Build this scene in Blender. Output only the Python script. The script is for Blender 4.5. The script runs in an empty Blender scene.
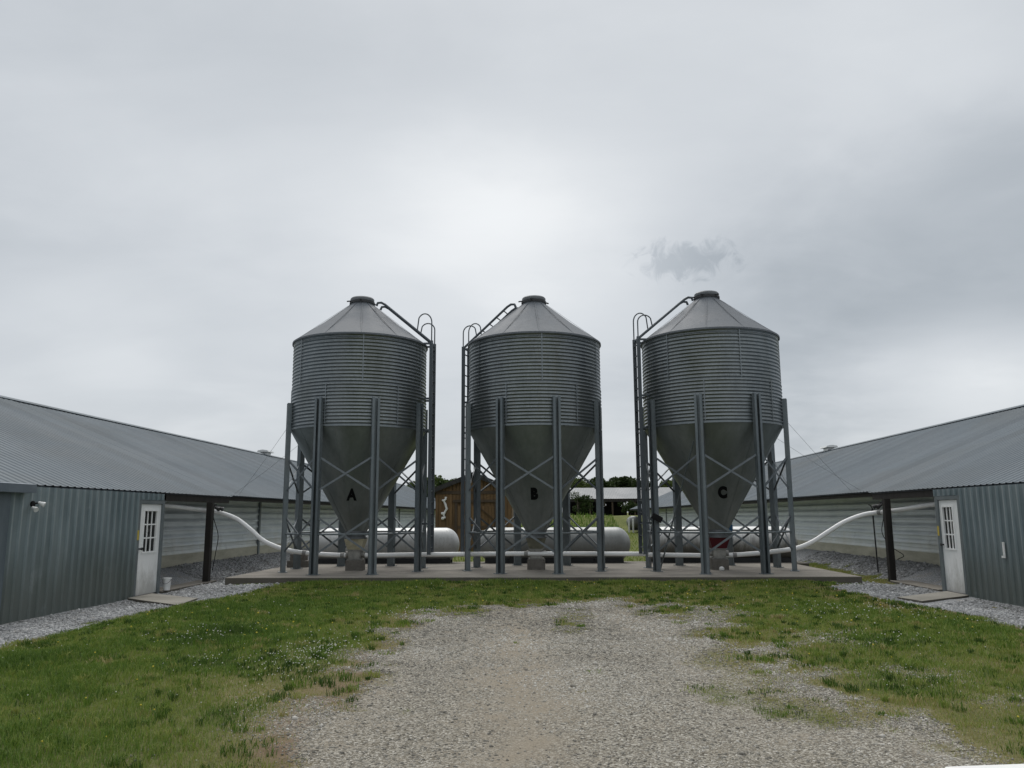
import bpy, bmesh, math, random
import numpy as np
from mathutils import Vector, Matrix, noise as mnoise

random.seed(7)
rng = np.random.default_rng(11)
PI = math.pi
S = bpy.context.scene
COL = S.collection
R = math.radians

# ------------------------------------------------------------------ materials
def new_mat(name):
    m = bpy.data.materials.new(name)
    m.use_nodes = True
    nt = m.node_tree
    b = nt.nodes['Principled BSDF']
    return m, nt, b

def N(nt, typ, **kw):
    n = nt.nodes.new(typ)
    for k, v in kw.items():
        setattr(n, k, v)
    return n

def L(nt, a, b):
    nt.links.new(a, b)

def coords(nt, kind='Object', scale=(1, 1, 1), rnd=False):
    tc = N(nt, 'ShaderNodeTexCoord')
    mp = N(nt, 'ShaderNodeMapping')
    mp.inputs['Scale'].default_value = scale
    L(nt, tc.outputs[kind], mp.inputs['Vector'])
    if rnd:      # no two objects weather alike
        oi = N(nt, 'ShaderNodeObjectInfo'); vm = N(nt, 'ShaderNodeVectorMath', operation='SCALE')
        vm.inputs[0].default_value = (61, 37, 83); L(nt, oi.outputs['Random'], vm.inputs['Scale']); L(nt, vm.outputs[0], mp.inputs['Location'])
    return mp.outputs['Vector']

def noise_node(nt, vec, scale, detail=4, rough=0.55, dist=0.0):
    n = N(nt, 'ShaderNodeTexNoise')
    n.inputs['Scale'].default_value = scale
    n.inputs['Detail'].default_value = detail
    n.inputs['Roughness'].default_value = rough
    n.inputs['Distortion'].default_value = dist
    L(nt, vec, n.inputs['Vector'])
    return n.outputs['Fac']

def ramp(nt, fac, stops):
    r = N(nt, 'ShaderNodeValToRGB')
    el = r.color_ramp.elements
    while len(el) < len(stops):
        el.new(0.5)
    for e, (p, c) in zip(el, stops):
        e.position = p
        e.color = (c[0], c[1], c[2], 1) if len(c) == 3 else c
    L(nt, fac, r.inputs['Fac'])
    return r.outputs['Color']

def mix(nt, fac, a, b, mode='MIX'):
    m = N(nt, 'ShaderNodeMix', data_type='RGBA', blend_type=mode)
    if isinstance(fac, float):
        m.inputs[0].default_value = fac
    else:
        L(nt, fac, m.inputs[0])
    for i, v in ((6, a), (7, b)):
        if isinstance(v, tuple):
            m.inputs[i].default_value = (*v, 1) if len(v) == 3 else v
        else:
            L(nt, v, m.inputs[i])
    return m.outputs[2]

def math_node(nt, op, a, b=None, clamp=False):
    m = N(nt, 'ShaderNodeMath', operation=op, use_clamp=clamp)
    for i, v in ((0, a), (1, b)):
        if v is None:
            continue
        if isinstance(v, (int, float)):
            m.inputs[i].default_value = v
        else:
            L(nt, v, m.inputs[i])
    return m.outputs[0]

def maprange(nt, v, a, b, c, d):
    m = N(nt, 'ShaderNodeMapRange', interpolation_type='SMOOTHSTEP')
    L(nt, v, m.inputs[0])
    for i, x in enumerate((a, b, c, d)):
        m.inputs[1 + i].default_value = x
    return m.outputs[0]

def bump(nt, b, height, strength, dist):
    bp = N(nt, 'ShaderNodeBump')
    bp.inputs['Strength'].default_value = strength
    bp.inputs['Distance'].default_value = dist
    L(nt, height, bp.inputs['Height'])
    L(nt, bp.outputs['Normal'], b.inputs['Normal'])

def metal(name, c0, c1, metallic=0.75, rough=(0.38, 0.6), scale=2.2, stretch=(1, 1, 1), stain=None, bumpy=0.05, streak=None, panel=None, spec=0.5):
    m, nt, b = new_mat(name)
    v = coords(nt, 'Object', stretch, True)
    n1 = noise_node(nt, v, scale, 6, 0.6)
    n2 = noise_node(nt, v, scale * 9, 3, 0.6)
    f = math_node(nt, 'ADD', math_node(nt, 'MULTIPLY', n1, 0.7), math_node(nt, 'MULTIPLY', n2, 0.3))
    col = ramp(nt, f, [(0.36, c0), (0.64, c1)])
    if stain:
        sc, colr, lo, hi, amt = stain
        n3 = noise_node(nt, v, sc, 5, 0.65, 0.4)
        col = mix(nt, math_node(nt, 'MULTIPLY', maprange(nt, n3, lo, hi, 0, 1), amt), col, colr)
    if streak:   # runs of dust and rust washed down the sheet
        colr, amt = streak
        n5 = noise_node(nt, coords(nt, 'Object', (1, 1, 0.07), True), 7.0, 5, 0.7)
        n6 = noise_node(nt, v, 0.8, 3, 0.5)
        f5 = math_node(nt, 'MULTIPLY', maprange(nt, n5, 0.52, 0.70, 0, amt), maprange(nt, n6, 0.38, 0.6, 0.2, 1))
        col = mix(nt, f5, col, colr)
    if panel:    # separate sheets of slightly different age, one every `panel` metres along Y
        sp = N(nt, 'ShaderNodeSeparateXYZ'); L(nt, coords(nt), sp.inputs[0])
        wn = N(nt, 'ShaderNodeTexWhiteNoise', noise_dimensions='1D')
        L(nt, math_node(nt, 'FLOOR', math_node(nt, 'DIVIDE', sp.outputs['Y'], panel)), wn.inputs['W'])
        col = mix(nt, 1.0, col, ramp(nt, wn.outputs['Value'], [(0, (0.86, 0.87, 0.88)), (1, (1.1, 1.1, 1.1))]), 'MULTIPLY')
        # dark line at every lap
        fr_ = math_node(nt, 'FRACT', math_node(nt, 'DIVIDE', sp.outputs['Y'], panel))
        ln_ = maprange(nt, math_node(nt, 'ABSOLUTE', math_node(nt, 'SUBTRACT', fr_, 0.5)), 0.455, 0.49, 0, 0.45)
        col = mix(nt, ln_, col, (0.07, 0.085, 0.095))
    L(nt, col, b.inputs['Base Color'])
    b.inputs['Specular IOR Level'].default_value = spec
    b.inputs['Metallic'].default_value = metallic
    L(nt, maprange(nt, n1, 0.3, 0.7, rough[0], rough[1]), b.inputs['Roughness'])
    if bumpy:
        bump(nt, b, n2, bumpy, 0.01)
    return m

def plain(name, c0, c1, rough=0.6, scale=3.0, metallic=0.0, bumpy=0.1, stretch=(1, 1, 1), spec=0.4):
    m, nt, b = new_mat(name)
    v = coords(nt, 'Object', stretch, True)
    n1 = noise_node(nt, v, scale, 6, 0.65)
    L(nt, ramp(nt, n1, [(0.3, c0), (0.7, c1)]), b.inputs['Base Color'])
    b.inputs['Roughness'].default_value = rough
    b.inputs['Metallic'].default_value = metallic
    b.inputs['Specular IOR Level'].default_value = spec
    if bumpy:
        bump(nt, b, noise_node(nt, v, scale * 8, 4), bumpy, 0.01)
    return m

M = {}
M['bin_wall'] = metal('galvanised_bin', (0.17, 0.19, 0.20), (0.25, 0.275, 0.285), 0.85, (0.3, 0.46), 1.6, (1, 1, 0.35),
                      stain=(1.1, (0.13, 0.14, 0.13), 0.5, 0.72, 0.5), streak=((0.19, 0.185, 0.165), 0.35))
M['bin_roof'] = metal('bin_roof_sheet', (0.118, 0.13, 0.145), (0.162, 0.176, 0.192), 0.05, (0.6, 0.72), 1.4, (1, 1, 0.6), spec=0.25, streak=((0.095, 0.10, 0.105), 0.5))
M['hopper'] = metal('hopper_sheet', (0.19, 0.216, 0.215), (0.27, 0.296, 0.292), 0.62, (0.36, 0.5), 1.3, (1, 1, 0.25),
                    stain=(0.9, (0.15, 0.165, 0.155), 0.45, 0.7, 0.5), streak=((0.21, 0.215, 0.2), 0.4))
M['leg'] = metal('leg_steel', (0.125, 0.148, 0.16), (0.2, 0.225, 0.236), 0.6, (0.42, 0.6), 2.5, (1, 1, 0.4),
                 stain=(2.0, (0.15, 0.15, 0.14), 0.55, 0.75, 0.5))
M['brace'] = metal('brace_steel', (0.13, 0.148, 0.162), (0.2, 0.22, 0.235), 0.6, (0.4, 0.6), 4)
M['ladder'] = metal('ladder_steel', (0.07, 0.082, 0.092), (0.11, 0.125, 0.138), 0.6, (0.45, 0.6), 4)
M['dark_iron'] = metal('dark_iron', (0.03, 0.032, 0.034), (0.06, 0.06, 0.062), 0.4, (0.5, 0.7), 5)
M['lid'] = metal('lid_metal', (0.12, 0.13, 0.135), (0.19, 0.2, 0.21), 0.6, (0.45, 0.6), 5)
M['house_roof'] = metal('roof_sheet', (0.098, 0.122, 0.142), (0.13, 0.156, 0.176), 0.0, (0.6, 0.72), 0.5, (1, 0.6, 1), spec=0.22, panel=0.9144, streak=None,
                        stain=(0.25, (0.115, 0.128, 0.133), 0.45, 0.7, 0.6), bumpy=0.02)

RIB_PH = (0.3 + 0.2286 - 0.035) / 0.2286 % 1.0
def wall_metal(name, c0, c1, ztop, zbot, dirt, horizontal=False):
    """weathered sheet with splash dirt spattered up from the ground"""
    m, nt, b = new_mat(name)
    v = coords(nt, 'Object', (1, 1, 0.3) if not horizontal else (1, 0.35, 1.6))
    v2 = coords(nt, 'Object')
    n1 = noise_node(nt, v, 2.3, 6, 0.62)
    col = ramp(nt, n1, [(0.32, c0), (0.68, c1)])
    sep = N(nt, 'ShaderNodeSeparateXYZ')
    L(nt, v2, sep.inputs[0])
    n2 = noise_node(nt, coords(nt, 'Object', (1, 1, 0.12)), 3.0, 5, 0.7)
    n4 = noise_node(nt, v2, 0.6, 3, 0.5)
    h = math_node(nt, 'ADD', sep.outputs['Z'], math_node(nt, 'MULTIPLY', math_node(nt, 'ADD', n2, n4), -0.7))
    f = maprange(nt, h, zbot - 0.55, ztop - 0.55, 0.6, 0.0)
    col = mix(nt, f, col, dirt)
    if not horizontal:
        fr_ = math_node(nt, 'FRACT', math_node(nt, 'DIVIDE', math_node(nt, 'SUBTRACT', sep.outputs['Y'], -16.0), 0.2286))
        crest = maprange(nt, math_node(nt, 'ABSOLUTE', math_node(nt, 'SUBTRACT', fr_, RIB_PH)), 0.055, 0.10, 1, 0)  # paler rib crests: worn paint plus sky highlight put into the colour
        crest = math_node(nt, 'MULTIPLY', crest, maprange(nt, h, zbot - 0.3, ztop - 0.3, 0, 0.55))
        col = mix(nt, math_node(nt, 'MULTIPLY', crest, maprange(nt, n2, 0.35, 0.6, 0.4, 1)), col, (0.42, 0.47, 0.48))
        wn = N(nt, 'ShaderNodeTexWhiteNoise', noise_dimensions='1D')
        L(nt, math_node(nt, 'FLOOR', math_node(nt, 'DIVIDE', sep.outputs['Y'], 0.9144)), wn.inputs['W'])
        col = mix(nt, 1.0, col, ramp(nt, wn.outputs['Value'], [(0, (0.85, 0.87, 0.88)), (1, (1.12, 1.1, 1.1))]), 'MULTIPLY')
    # rust / chalky patches
    n3 = noise_node(nt, v2, 0.9, 5, 0.7, 0.6)
    col = mix(nt, maprange(nt, n3, 0.58, 0.72, 0, 0.4), col, (0.33, 0.36, 0.37))
    L(nt, col, b.inputs['Base Color'])
    b.inputs['Metallic'].default_value = 0.35
    L(nt, maprange(nt, n1, 0.3, 0.7, 0.42, 0.62), b.inputs['Roughness'])
    bump(nt, b, noise_node(nt, v2, 14, 3), 0.06, 0.01)
    return m

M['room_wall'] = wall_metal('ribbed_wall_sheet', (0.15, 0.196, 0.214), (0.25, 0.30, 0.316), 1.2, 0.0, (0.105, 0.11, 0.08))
M['side_wall'] = wall_metal('lapped_wall_sheet', (0.56, 0.61, 0.63), (0.74, 0.78, 0.79), 0.9, 0.2, (0.52, 0.50, 0.40), True)
M['base_board'] = plain('stained_footing', (0.34, 0.325, 0.25), (0.54, 0.52, 0.42), 0.85, 2.0, stretch=(1, 0.5, 2))
M['slide_door'] = metal('sliding_door_sheet', (0.11, 0.14, 0.165), (0.17, 0.2, 0.225), 0.35, (0.45, 0.6), 2, (1, 1, 0.3))
M['fascia'] = metal('track_cover', (0.15, 0.18, 0.215), (0.2, 0.23, 0.26), 0.3, (0.5, 0.6), 2)
M['dark_wood'] = plain('dark_timber', (0.010, 0.009, 0.008), (0.03, 0.026, 0.023), 0.85, 5, stretch=(1, 1, 0.2))
M['trim'] = metal('door_trim', (0.13, 0.155, 0.165), (0.2, 0.225, 0.235), 0.3, (0.45, 0.6), 3)
M['brown_board'] = plain('brown_siding', (0.088, 0.054, 0.024), (0.195, 0.118, 0.052), 0.75, 3.2, stretch=(1, 1, 0.15), bumpy=0.2)
M['brown_trim'] = plain('brown_trim', (0.045, 0.032, 0.021), (0.09, 0.063, 0.04), 0.75, 3, stretch=(1, 1, 0.2))
M['shingle'] = plain('dark_shingle', (0.02, 0.02, 0.02), (0.05, 0.048, 0.045), 0.9, 7, bumpy=0.3)
M['far_roof'] = metal('pale_roof_sheet', (0.135, 0.147, 0.157), (0.175, 0.187, 0.197), 0.05, (0.5, 0.6), 0.4)
M['concrete'] = None
M['block'] = plain('concrete_block', (0.10, 0.092, 0.08), (0.175, 0.163, 0.145), 0.9, 6, bumpy=0.4)
M['pvc'] = plain('white_pvc', (0.76, 0.77, 0.765), (0.86, 0.865, 0.86), 0.38, 2.5, stretch=(0.4, 1, 1), bumpy=0.0)
M['coupling'] = plain('grey_clamp', (0.2, 0.2, 0.2), (0.32, 0.32, 0.31), 0.5, 6)
M['boot_clear'] = plain('dusty_clear_plastic', (0.30, 0.27, 0.18), (0.48, 0.44, 0.32), 0.45, 8)
M['boot_dark'] = plain('dusty_dark_boot', (0.10, 0.10, 0.075), (0.2, 0.19, 0.14), 0.5, 8)
M['boot_red'] = plain('dark_red_boot', (0.055, 0.004, 0.008), (0.09, 0.006, 0.011), 0.45, 8)
M['auger'] = metal('auger_box_zinc', (0.2, 0.2, 0.19), (0.38, 0.37, 0.34), 0.5, (0.45, 0.65), 9)
M['letter'] = plain('black_letter_paint', (0.006, 0.007, 0.007), (0.012, 0.013, 0.013), 0.9, 8, bumpy=0, spec=0.05)
M['white_plastic'] = plain('white_plastic', (0.62, 0.63, 0.62), (0.78, 0.78, 0.77), 0.45, 5)
M['black_plastic'] = plain('black_plastic', (0.008, 0.008, 0.009), (0.016, 0.016, 0.016), 0.8, 6, spec=0.15)
M['yellow'] = plain('yellow_tag', (0.5, 0.38, 0.05), (0.6, 0.46, 0.08), 0.5, 6)
M['blue'] = plain('blue_tape', (0.02, 0.10, 0.22), (0.04, 0.16, 0.32), 0.5, 6)
M['white_wood'] = plain('white_painted_board', (0.70, 0.71, 0.70), (0.82, 0.82, 0.80), 0.5, 3, bumpy=0.05)
M['wire'] = plain('steel_cable', (0.2, 0.21, 0.215), (0.27, 0.28, 0.285), 0.5, 5, 0.5, 0)

def glass_mat():
    m, nt, b = new_mat('dark_window_glass')
    b.inputs['Base Color'].default_value = (0.006, 0.007, 0.008, 1)
    b.inputs['Roughness'].default_value = 0.06
    b.inputs['Specular IOR Level'].default_value = 0.28
    v = coords(nt, 'Object')
    bump(nt, b, noise_node(nt, v, 2.5, 2), 0.03, 0.02)
    return m
M['glass'] = glass_mat()

def white_door_mat():
    m, nt, b = new_mat('white_door_paint')
    v = coords(nt, 'Object')
    n1 = noise_node(nt, v, 3, 5, 0.65)
    col = ramp(nt, n1, [(0.3, (0.82, 0.84, 0.84)), (0.7, (0.89, 0.895, 0.89))])
    sep = N(nt, 'ShaderNodeSeparateXYZ'); L(nt, v, sep.inputs[0])
    n2 = noise_node(nt, coords(nt, 'Object', (1, 1, 0.4)), 5, 6, 0.75, 0.5)
    h = math_node(nt, 'ADD', sep.outputs['Z'], math_node(nt, 'MULTIPLY', n2, -1.5))
    f = maprange(nt, h, -0.85, -0.1, 0.6, 0)
    col = mix(nt, f, col, (0.26, 0.25, 0.21))
    L(nt, col, b.inputs['Base Color'])
    b.inputs['Roughness'].default_value = 0.42
    return m
M['white_door'] = white_door_mat()

def tank_mat(name, c0, c1, grime):
    m, nt, b = new_mat(name)
    v = coords(nt, 'Object', (0.5, 1, 1), True)
    n1 = noise_node(nt, v, 2.2, 6, 0.65)
    col = ramp(nt, n1, [(0.3, c0), (0.7, c1)])
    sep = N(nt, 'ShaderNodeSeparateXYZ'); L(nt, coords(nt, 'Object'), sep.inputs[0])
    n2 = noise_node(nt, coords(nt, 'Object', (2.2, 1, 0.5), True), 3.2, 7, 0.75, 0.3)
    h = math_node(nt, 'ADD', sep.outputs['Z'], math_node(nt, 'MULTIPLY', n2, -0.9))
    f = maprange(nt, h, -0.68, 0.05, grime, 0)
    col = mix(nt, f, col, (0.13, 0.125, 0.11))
    n3 = noise_node(nt, coords(nt, 'Object', (1.5, 1, 1)), 9, 6, 0.7)
    col = mix(nt, maprange(nt, n3, 0.56, 0.68, 0, 0.45), col, (0.16, 0.16, 0.145))
    L(nt, col, b.inputs['Base Color'])
    b.inputs['Roughness'].default_value = 0.45
    b.inputs['Metallic'].default_value = 0.1
    return m
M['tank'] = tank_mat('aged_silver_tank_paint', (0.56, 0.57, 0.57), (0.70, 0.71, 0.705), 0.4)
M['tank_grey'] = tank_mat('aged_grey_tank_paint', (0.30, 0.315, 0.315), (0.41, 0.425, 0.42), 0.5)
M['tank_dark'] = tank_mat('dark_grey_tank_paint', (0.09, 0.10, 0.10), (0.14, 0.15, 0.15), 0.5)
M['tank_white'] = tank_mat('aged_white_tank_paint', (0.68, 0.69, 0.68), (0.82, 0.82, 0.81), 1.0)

def concrete_mat(name, c0, c1, stain):
    m, nt, b = new_mat(name)
    v = coords(nt, 'Object')
    n1 = noise_node(nt, v, 1.1, 8, 0.65)
    n2 = noise_node(nt, coords(nt, 'Object', (0.35, 1, 1)), 1.7, 6, 0.6, 0.5)
    n3 = noise_node(nt, v, 40, 4, 0.6)
    col = ramp(nt, n1, [(0.3, c0), (0.7, c1)])
    col = mix(nt, maprange(nt, n2, 0.48, 0.66, 0, 0.75), col, stain)
    col = mix(nt, 0.25, col, ramp(nt, n3, [(0.3, (0.06, 0.055, 0.05)), (0.7, (0.4, 0.38, 0.35))]))
    # vertical faces: mixed toward a darker brown
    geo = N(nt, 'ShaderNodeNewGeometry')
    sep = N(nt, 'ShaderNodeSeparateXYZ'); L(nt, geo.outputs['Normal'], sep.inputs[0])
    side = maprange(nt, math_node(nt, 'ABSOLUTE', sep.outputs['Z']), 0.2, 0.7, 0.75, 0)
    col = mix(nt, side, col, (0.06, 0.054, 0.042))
    L(nt, col, b.inputs['Base Color'])
    b.inputs['Roughness'].default_value = 0.9
    bump(nt, b, n3, 0.25, 0.01)
    return m
M['concrete'] = concrete_mat('worn_concrete', (0.14, 0.124, 0.102), (0.27, 0.245, 0.205), (0.085, 0.075, 0.062))
M['step_concrete'] = concrete_mat('step_concrete', (0.20, 0.19, 0.16), (0.33, 0.31, 0.265), (0.16, 0.15, 0.12))

# ------------------------------------------------------------------ mesh builder
class MB:
    def __init__(s):
        s.v = []; s.f = []
    def add(s, vs, fs):
        o = len(s.v)
        s.v += [tuple(p) for p in vs]
        s.f += [tuple(i + o for i in f) for f in fs]
        return s
    def box(s, x0, x1, y0, y1, z0, z1):
        vs = [(x, y, z) for x in (x0, x1) for y in (y0, y1) for z in (z0, z1)]
        return s.add(vs, [(0, 1, 3, 2), (4, 6, 7, 5), (0, 4, 5, 1), (2, 3, 7, 6), (0, 2, 6, 4), (1, 5, 7, 3)])
    def cbox(s, x0, x1, y0, y1, z0, z1, c):
        """box with chamfered upright and top edges"""
        lo = [(x0 + c, y0), (x1 - c, y0), (x1, y0 + c), (x1, y1 - c), (x1 - c, y1), (x0 + c, y1), (x0, y1 - c), (x0, y0 + c)]
        mx, my = (x0 + x1) / 2, (y0 + y1) / 2
        up = [(mx + (x - mx) * (1 - 2 * c / (x1 - x0)), my + (y - my) * (1 - 2 * c / (y1 - y0))) for x, y in lo]
        vs = [(x, y, z0) for x, y in lo] + [(x, y, z1 - c) for x, y in lo] + [(x, y, z1) for x, y in up]
        fs = [tuple(range(8))[::-1], tuple(range(16, 24))]
        for k in range(2):
            for i in range(8):
                j = (i + 1) % 8
                fs.append((k * 8 + i, k * 8 + j, k * 8 + 8 + j, k * 8 + 8 + i))
        return s.add(vs, fs)
    def bar(s, a, b, w, h, up=(0, 0, 1)):
        a = Vector(a); b = Vector(b); d = (b - a).normalized()
        u = Vector(up)
        if abs(d.dot(u)) > 0.98: u = Vector((0, 1, 0))
        x = d.cross(u).normalized(); y = x.cross(d)
        vs = []
        for p in (a, b):
            for i, j in ((-1, -1), (1, -1), (1, 1), (-1, 1)):
                vs.append(p + x * (i * w / 2) + y * (j * h / 2))
        return s.add(vs, [(0, 3, 2, 1), (4, 5, 6, 7), (0, 1, 5, 4), (1, 2, 6, 5), (2, 3, 7, 6), (3, 0, 4, 7)])
    def tube(s, pts, r, n=10, caps=True):
        pts = [Vector(p) for p in pts]
        rs = r if isinstance(r, (list, tuple)) else [r] * len(pts)
        prev = None; vs = []; fs = []
        for i, p in enumerate(pts):
            d = (pts[min(i + 1, len(pts) - 1)] - pts[max(i - 1, 0)]).normalized()
            if prev is None:
                x = d.cross(Vector((0, 0, 1)))
                if x.length < 0.05: x = d.cross(Vector((0, 1, 0)))
                x.normalize()
            else:
                x = (prev - d * prev.dot(d)).normalized()
            prev = x; y = d.cross(x)
            for k in range(n):
                a = 2 * PI * k / n
                vs.append(p + (x * math.cos(a) + y * math.sin(a)) * rs[i])
        for i in range(len(pts) - 1):
            for k in range(n):
                fs.append((i * n + k, i * n + (k + 1) % n, (i + 1) * n + (k + 1) % n, (i + 1) * n + k))
        if caps:
            fs.append(tuple(range(n))[::-1]); fs.append(tuple((len(pts) - 1) * n + k for k in range(n)))
        return s.add(vs, fs)
    def lathe(s, prof, n=32, cap0=False, cap1=False, c=(0, 0, 0), phase=0):
        vs = []; fs = []
        for (r, z) in prof:
            for k in range(n):
                a = 2 * PI * k / n + phase
                vs.append((c[0] + r * math.cos(a), c[1] + r * math.sin(a), c[2] + z))
        for i in range(len(prof) - 1):
            for k in range(n):
                fs.append((i * n + k, i * n + (k + 1) % n, (i + 1) * n + (k + 1) % n, (i + 1) * n + k))
        if cap0: fs.append(tuple(range(n))[::-1])
        if cap1: fs.append(tuple((len(prof) - 1) * n + k for k in range(n)))
        return s.add(vs, fs)
    def prism(s, poly, d, axis='Z', at=0):
        """extrude a 2D polygon; axis Z: (x,y), axis Y: (x,z), axis X: (y,z)"""
        def P(a, b, c):
            return {'Z': (a, b, c), 'Y': (a, c, b), 'X': (c, a, b)}[axis]
        n = len(poly)
        vs = [P(a, b, at) for a, b in poly] + [P(a, b, at + d) for a, b in poly]
        fs = [tuple(range(n))[::-1], tuple(range(n, 2 * n))]
        for i in range(n):
            fs.append((i, (i + 1) % n, n + (i + 1) % n, n + i))
        return s.add(vs, fs)
    def mesh(s, name, mat=None, smooth=False, off=(0, 0, 0)):
        me = bpy.data.meshes.new(name)
        o = Vector(off)
        me.from_pydata([Vector(p) - o for p in s.v], [], s.f)
        bm = bmesh.new(); bm.from_mesh(me)
        bmesh.ops.recalc_face_normals(bm, faces=bm.faces)
        bm.to_mesh(me); bm.free()
        if mat: me.materials.append(mat)
        if smooth:
            me.polygons.foreach_set('use_smooth', [True] * len(me.polygons))
            try: me.set_sharp_from_angle(angle=R(38))
            except Exception: pass
        me.update()
        return me
    def build(s, name, mat, parent=None, smooth=False, off=(0, 0, 0)):
        return link(name, s.mesh(name, mat, smooth, off), parent)

def link(name, data, parent=None, loc=None, rz=None):
    o = bpy.data.objects.new(name, data)
    COL.objects.link(o)
    if parent: o.parent = parent
    if loc is not None: o.location = loc
    if rz is not None: o.rotation_euler = (0, 0, rz)
    return o

def tag(o, label=None, cat=None, group=None, kind=None):
    for k, v in (('label', label), ('category', cat), ('group', group), ('kind', kind)):
        if v: o[k] = v
    return o

def thing(name, loc, label, cat, group=None, rz=0):
    o = link(name, None, None, loc, rz)
    o.empty_display_size = 0.3
    return tag(o, label, cat, group)

def sstep(a, b, x):
    t = np.clip((x - a) / (b - a), 0, 1)
    return t * t * (3 - 2 * t)

# ------------------------------------------------------------------ camera (all of the place is laid out in metres, camera 1.6 m above the drive)
CAM_H = 1.6
pitch, yaw, roll = R(9.432), R(2.243), R(-0.279)
fw = Vector((-math.sin(yaw) * math.cos(pitch), math.cos(yaw) * math.cos(pitch), math.sin(pitch)))
rt = Vector((math.cos(yaw), math.sin(yaw), 0)); up = rt.cross(fw)
r2 = rt * math.cos(roll) + up * math.sin(roll)
u2 = -rt * math.sin(roll) + up * math.cos(roll)
cd = bpy.data.cameras.new('camera')
cam = bpy.data.objects.new('camera', cd); COL.objects.link(cam)
cam.matrix_world = Matrix(((r2.x, u2.x, -fw.x, 0), (r2.y, u2.y, -fw.y, 0), (r2.z, u2.z, -fw.z, CAM_H), (0, 0, 0, 1)))
cd.sensor_width = 36; cd.sensor_fit = 'HORIZONTAL'
cd.lens = 793.6 / 1024 * 36
cd.clip_start = 0.05; cd.clip_end = 6000
S.camera = cam

# ------------------------------------------------------------------ ground
def vnoise(x, y, sc, seed=0.0, octs=4):
    return np.array([mnoise.fractal(Vector((a * sc + seed, b * sc - seed * 1.7, seed)), 0.9, 2.0, octs) for a, b in zip(x, y)])

def gz(x, y):
    """height of the ground sheet"""
    x = np.asarray(x, float); y = np.asarray(y, float)
    a = np.abs(x)
    wy = sstep(17.6, 18.9, y)
    z = -0.10 * (sstep(7.0, 8.75, a) * wy + sstep(5.9, 7.4, a) * (1 - wy))
    z = z + 0.37 * sstep(8.9, 10.3, a) * sstep(18.0, 19.5, y) * (1 - sstep(96, 106, y))
    z = z + 0.03 * sstep(17.2, 19.3, y) * (1 - sstep(19.4, 24, y)) * (1 - sstep(5.8, 7.2, a))
    z = z + 1.65 * sstep(91, 104, y) + 1.5 * sstep(105, 400, y)
    return z

DRIVE = [(-1.62, 3.0), (-1.6, 5.4), (-1.62, 6.6), (-1.68, 8.2), (-1.78, 10.0), (-1.95, 12.2), (-1.7, 13.7), (-0.8, 14.55), (0.3, 14.9),
         (1.7, 14.75), (2.12, 12.2), (2.12, 10.0), (2.15, 7.8), (2.55, 6.4), (2.85, 5.5), (3.2, 3.0)]
def sdist_poly(x, y, poly):
    d = np.full(x.shape, 1e9); inside = np.zeros(x.shape, bool)
    n = len(poly)
    for i in range(n):
        ax, ay = poly[i]; bx, by = poly[(i + 1) % n]
        ex, ey = bx - ax, by - ay
        t = np.clip(((x - ax) * ex + (y - ay) * ey) / (ex * ex + ey * ey), 0, 1)
        d = np.minimum(d, np.hypot(x - ax - t * ex, y - ay - t * ey))
        cond = ((ay > y) != (by > y)) & (x < (bx - ax) * (y - ay) / (by - ay + 1e-12) + ax)
        inside ^= cond
    return np.where(inside, d, -d)

xs_f = np.arange(-13, 13.01, 0.13); ys_f = np.arange(2.6, 31.01, 0.13)
xs = np.concatenate([[-3000, -1200, -500, -220, -120, -70, -45, -30, -22, -17, -14.5], xs_f, [14.5, 17, 22, 30, 45, 70, 120, 220, 500, 1200, 3000]])
ys = np.concatenate([[-1500, -500, -150, -50, -20, -8, -3, 0, 1.5], ys_f, [33, 36, 40, 45, 52, 60, 70, 80, 86, 90, 92, 94, 96, 98, 100, 102, 104, 107, 112, 125, 150, 200, 300, 600, 1200, 3000]])
GX, GY = np.meshgrid(xs, ys); NX, NY = len(xs), len(ys)
fx, fy = GX.ravel(), GY.ravel()
near = (np.abs(fx) < 14) & (fy > 2) & (fy < 32)
def nz(sc, seed, octs=4):
    o = np.zeros(fx.shape); o[near] = vnoise(fx[near], fy[near], sc, seed, octs); return o
n_big, n_mid, n_fine = nz(0.35, 3.1), nz(0.9, 8.2), nz(2.6, 1.7, 3)
# gravel mask of the drive
sd = sdist_poly(fx, fy, DRIVE)
edge = 0.42 + 0.55 * sstep(0.0, 1.2, fx - 0.5) + 0.25 * sstep(12, 15, fy)
m_drive = sstep(-1, 1, (sd + np.where(fx < 0.3, 0.26, 0.5) * n_mid + (0.3 + 0.5 * sstep(11, 14, fy)) * n_fine) / edge - 0.05)
m_drive = m_drive * (1 - np.clip(np.exp(-(((fx - 0.42) / 0.36) ** 2 + ((fy - 13.2) / 2.6) ** 2)) * (0.75 + 1.2 * n_fine + 0.5 * n_mid), 0, 0.85)) * (1 - np.clip(np.exp(-(((fx + 1.2) / 0.6) ** 2 + ((fy - 13.0) / 0.9) ** 2)) * (0.35 + 1.2 * n_fine), 0, 0.6)) * (1 - np.clip(np.exp(-(((fx - 2.0) / 0.7) ** 2 + ((fy - 7.6) / 2.4) ** 2)) * (0.15 + 1.2 * n_fine), 0, 0.5))
# thin gravel showing in the worn grass on both sides
worn = sstep(0.05, 0.75, n_mid * 0.9 + n_fine * 0.5 + 0.25) * np.exp(-np.clip(-sd - 0.1, 0, 9) / np.where(fx > 0, 1.7, 0.75)) * np.where(fx > 0, 0.82, 0.7)
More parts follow.
